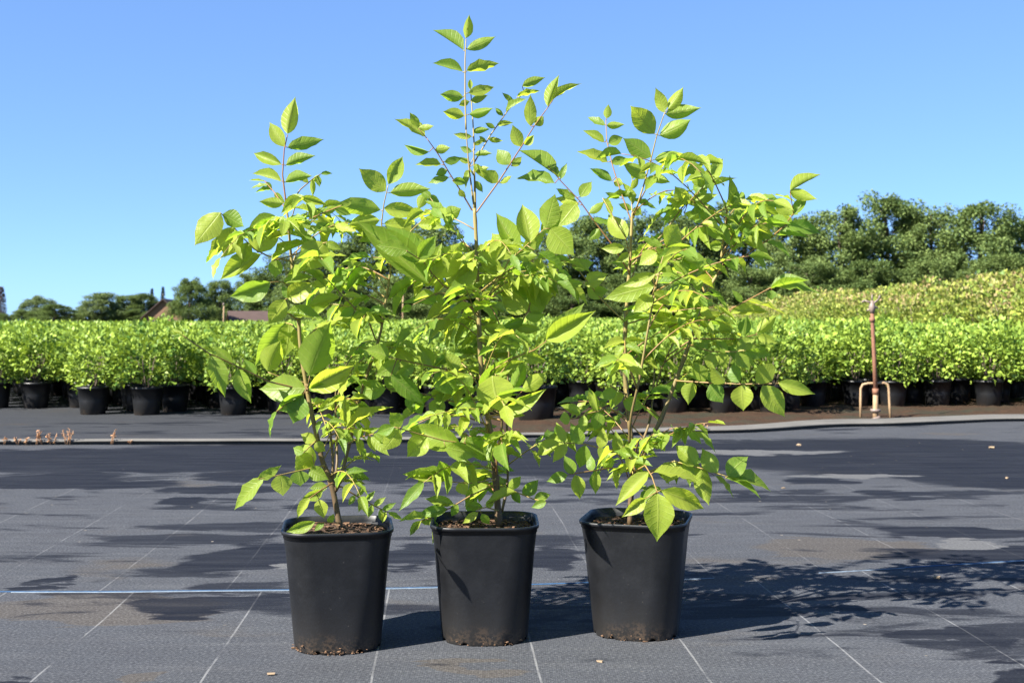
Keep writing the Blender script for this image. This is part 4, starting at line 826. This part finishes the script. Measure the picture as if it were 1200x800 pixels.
# ---------------------------------------------------------------- barns
M_wood = simple('barn_wood', (0.15, 0.085, 0.05), 0.8, 0.3, 1.5)
M_roof = simple('barn_roof', (0.06, 0.038, 0.032), 0.85, 0.3, 1.2)
M_glass = simple('window_glass', (0.03, 0.035, 0.04), 0.15, 0.1, 2)
def barn(px, Y, w, d, eave, ridge, label, rz):
    e = empty('barn', ((px-CX)/F*Y, Y, -0.03), label=label, category='barn'); e.rotation_euler.z = rz
    mb = MB(); a = w/2; b = d/2
    mb.v = [(-a, -b, 0), (a, -b, 0), (a, -b, eave), (0, -b, ridge), (-a, -b, eave), (-a, b, 0), (a, b, 0), (a, b, eave), (0, b, ridge), (-a, b, eave)]
    mb.f = [(0, 1, 2, 3, 4), (9, 8, 7, 6, 5), (0, 4, 9, 5), (1, 6, 7, 2)]
    mb.obj('wall', M_wood, e, False)
    for sg in (-1, 1):
        mb = MB(); o = 0.45; sl = (ridge-eave)/a
        p = [(0, ridge+0.05), (sg*(a+o), eave-o*sl+0.05)]
        rows = [[(p[0][0], -b-o, p[0][1]), (p[1][0], -b-o, p[1][1])], [(p[0][0], b+o, p[0][1]), (p[1][0], b+o, p[1][1])]]
        top = [[(x, y, z+0.14) for x, y, z in r] for r in rows]
        mb.v = [*rows[0], *rows[1], *top[0], *top[1]]
        mb.f = [(0, 1, 3, 2), (4, 6, 7, 5), (0, 4, 5, 1), (2, 3, 7, 6), (1, 5, 7, 3), (0, 2, 6, 4)]
        mb.obj('roof_slope', M_roof, e, False)
    for q in (-0.28, 0.28):
        mb = MB(); mb.box((q*w, -b-0.02, eave*0.55), (w*0.16, 0.06, eave*0.4)); wn = mb.obj('window', M_wood, e, False)
        mb = MB(); mb.box((q*w, -b-0.055, eave*0.55), (w*0.13, 0.02, eave*0.33)); mb.obj('pane', M_glass, wn, False)
    mb = MB(); mb.box((0, -b-0.03, 1.0), (1.1, 0.08, 2.0)); dr = mb.obj('door', M_roof, e, False)
barn(199, 182, 5.6, 9.0, 1.8, 4.3, 'brown wooden barn with a steep gable facing the shrub field', R(4))
barn(296, 180, 6.0, 6.5, 1.0, 2.5, 'low shed with a shallow reddish-brown roof beside the dark trees', R(-72))

# ---------------------------------------------------------------- irrigation standpipe
M_rust = simple('rusty_pipe', (0.17, 0.078, 0.045), 0.75, 0.45, 30, 0.3)
M_pale = simple('pale_sleeve', (0.27, 0.18, 0.10), 0.7, 0.4, 30, 0.2)
M_brass = simple('sprinkler_metal', (0.17, 0.13, 0.11), 0.5, 0.4, 60)
YS = 8.02
b0 = P(1026, 491, YS); e = empty('irrigation_standpipe', (b0.x, YS, 0.0), label='rusty irrigation standpipe with a sprinkler head and a bent rod bracket at its foot', category='standpipe')
def L_(px, py, dy=0.0): return P(px, py, YS+dy)-Vector((b0.x, YS, 0.0))
mb = MB(); mb.tube([L_(1026, 458), L_(1024.5, 420), L_(1022.5, 380), L_(1022, 366)], [0.0145, 0.0135, 0.0125, 0.012], 10); mb.tube([L_(1022, 377), L_(1022, 372)], 0.019, 10); mb.tube([L_(1026, 462), L_(1026, 455)], 0.021, 10); mb.obj('pipe', M_rust, e)
mb = MB(); mb.tube([L_(1026, 494), L_(1026, 478), L_(1026, 456)], [0.019, 0.018, 0.017], 10); mb.obj('sleeve', M_pale, e)
mb = MB(); mb.tube([L_(1026, 482), L_(1026, 479)], 0.034, 10); mb.tube([L_(1021, 493, -.03), L_(1031, 489, -.03)], 0.014, 8); mb.obj('clamp', M_brass, e)
mb = MB(); mb.tube([L_(1022, 367), L_(1022, 360), L_(1022, 352)], [0.014, 0.022, 0.010], 10); mb.tube([L_(1022, 352), L_(1022, 345)], [0.006, 0.004], 8)
for x0, y0, x1, y1 in ((1022, 355, 1013, 352), (1013, 352, 1010, 354), (1022, 357, 1030, 350), (1030, 350, 1031, 346), (1022, 361, 1016, 364), (1022, 358, 1029, 361)):
    mb.tube([L_(x0, y0), L_(x1, y1)], [0.008, 0.005], 6)
mb.obj('sprinkler_head', M_brass, e)
mb = MB(); pts = [(1008.5, 492), (1008.5, 470), (1008.8, 455), (1011, 450.5), (1017, 449), (1026, 449), (1036, 448.5), (1040, 450), (1041.5, 455), (1042.5, 475), (1043.5, 490)]
mb.tube([L_(x, y, 0.03) for x, y in pts], 0.0085, 8); mb.obj('bracket', M_pale, e)
for i, (px, ty, Y) in enumerate(((262, 356, 42.0), (547, 354, 40.0), (472, 343, 44.0))):
    zt = H+(HY-ty)/F*Y; e = empty('field_post', ((px-CX)/F*Y, Y, -0.014), label=('thin pale post in the shrub field in front of the dark trees beside the shed', 'thin pale post rising from the field behind the tallest sapling trunk', 'taller thin pale post in the field before the dark tree belt')[i], category='post')
    mb = MB(); mb.tube([(0, 0, -0.02), (0, 0, zt*0.6), (0.01, 0, zt)], [0.028, 0.025, 0.022], 8); mb.obj('pole', M_pale, e)
    mb = MB(); mb.tube([(0, 0, zt-0.03), (0, 0, zt+0.05)], [0.05, 0.02], 8); mb.obj('cap', M_brass, e)

# ---------------------------------------------------------------- small things
M_dryleaf = leafmat('dry_leaf', (0.35, 0.17, 0.09), (0.50, 0.30, 0.16), (0.3, 0.15, 0.06), 0.25, 0.7)
def weed(px, py, h, n, seed, label):
    r = random.Random(seed); g = G(px, py, 0.0); e = empty('dry_weed', (g.x, ledge(g.x)+0.005, 0.0), label=label, category='weed', group='dry weeds along the edging')
    mb = MB(); P_, D_ = [], []
    for k in range(n):
        a = r.uniform(0, 6.28); l = h*r.uniform(0.6, 1); x = r.uniform(-.35, .35)*h; tip = (x+0.3*h*math.cos(a), 0.10*h*math.sin(a)-0.01, l)
        mb.tube([(x, -0.004, 0), (x+0.12*h*math.cos(a), -0.008, l*0.55), tip], [0.0022, 0.0018, 0.001], 4)
        for q in range(7): t = r.uniform(0.3, 1); P_.append((x+(tip[0]-x)*t, tip[1]*t, l*t)); D_.append((math.cos(q), math.sin(q), 0.5))
    mb.obj('stalks', M_dry, e); v, f = leaf_cloud(np.array(P_), np.array(D_), 0.016, 0.5); link(bpy.data.objects.new('dead_leaves', np_mesh('dead_leaves', v, f, M_dryleaf)), e)
for i, (px, h, n) in enumerate(((10, .05, 2), (25, .05, 3), (36, .04, 2), (52, .08, 6), (66, .06, 4), (82, .085, 6), (131, .08, 3), (157, .03, 2), (850, .05, 2))):
    weed(px, 519, h, n, 900+i, 'small dried reddish weed growing along the raised edging')
M_crumb = simple('pale_chip', (0.22, 0.16, 0.10), 0.9, 0.4, 60)
crnd = random.Random(31)
for i, (px, py, s) in enumerate(((318, 791, .008), (703, 776, .006), (1098, 677, .009), (936, 521, .014), (1162, 524, .016), (705, 502, .01), (918, 571, .008), (1180, 559, .01))):
    g = G(px, py); mb = MB(); chip(mb, (0, 0, 0.0), s, crnd); o = mb.obj('bark_chip', M_crumb, None, False, label='small loose bark chip lying on the black ground cover', category='chip', group='bark chips on the ground cover'); o.location = (g.x, g.y, s*0.25+wrinkle(g.x, g.y)-(0.0 if g.y < seam(g.x) else 0.0045))
for q in (A, B, Cc): print('leaflets', sum(len(c.children) for c in q.root.children if c.name.startswith('compound')))
print('leaflets', sum(1 for o in bpy.data.objects if o.name.startswith('leaflet')), 'objects', len(bpy.data.objects), 'shrub spots', len(spots_))
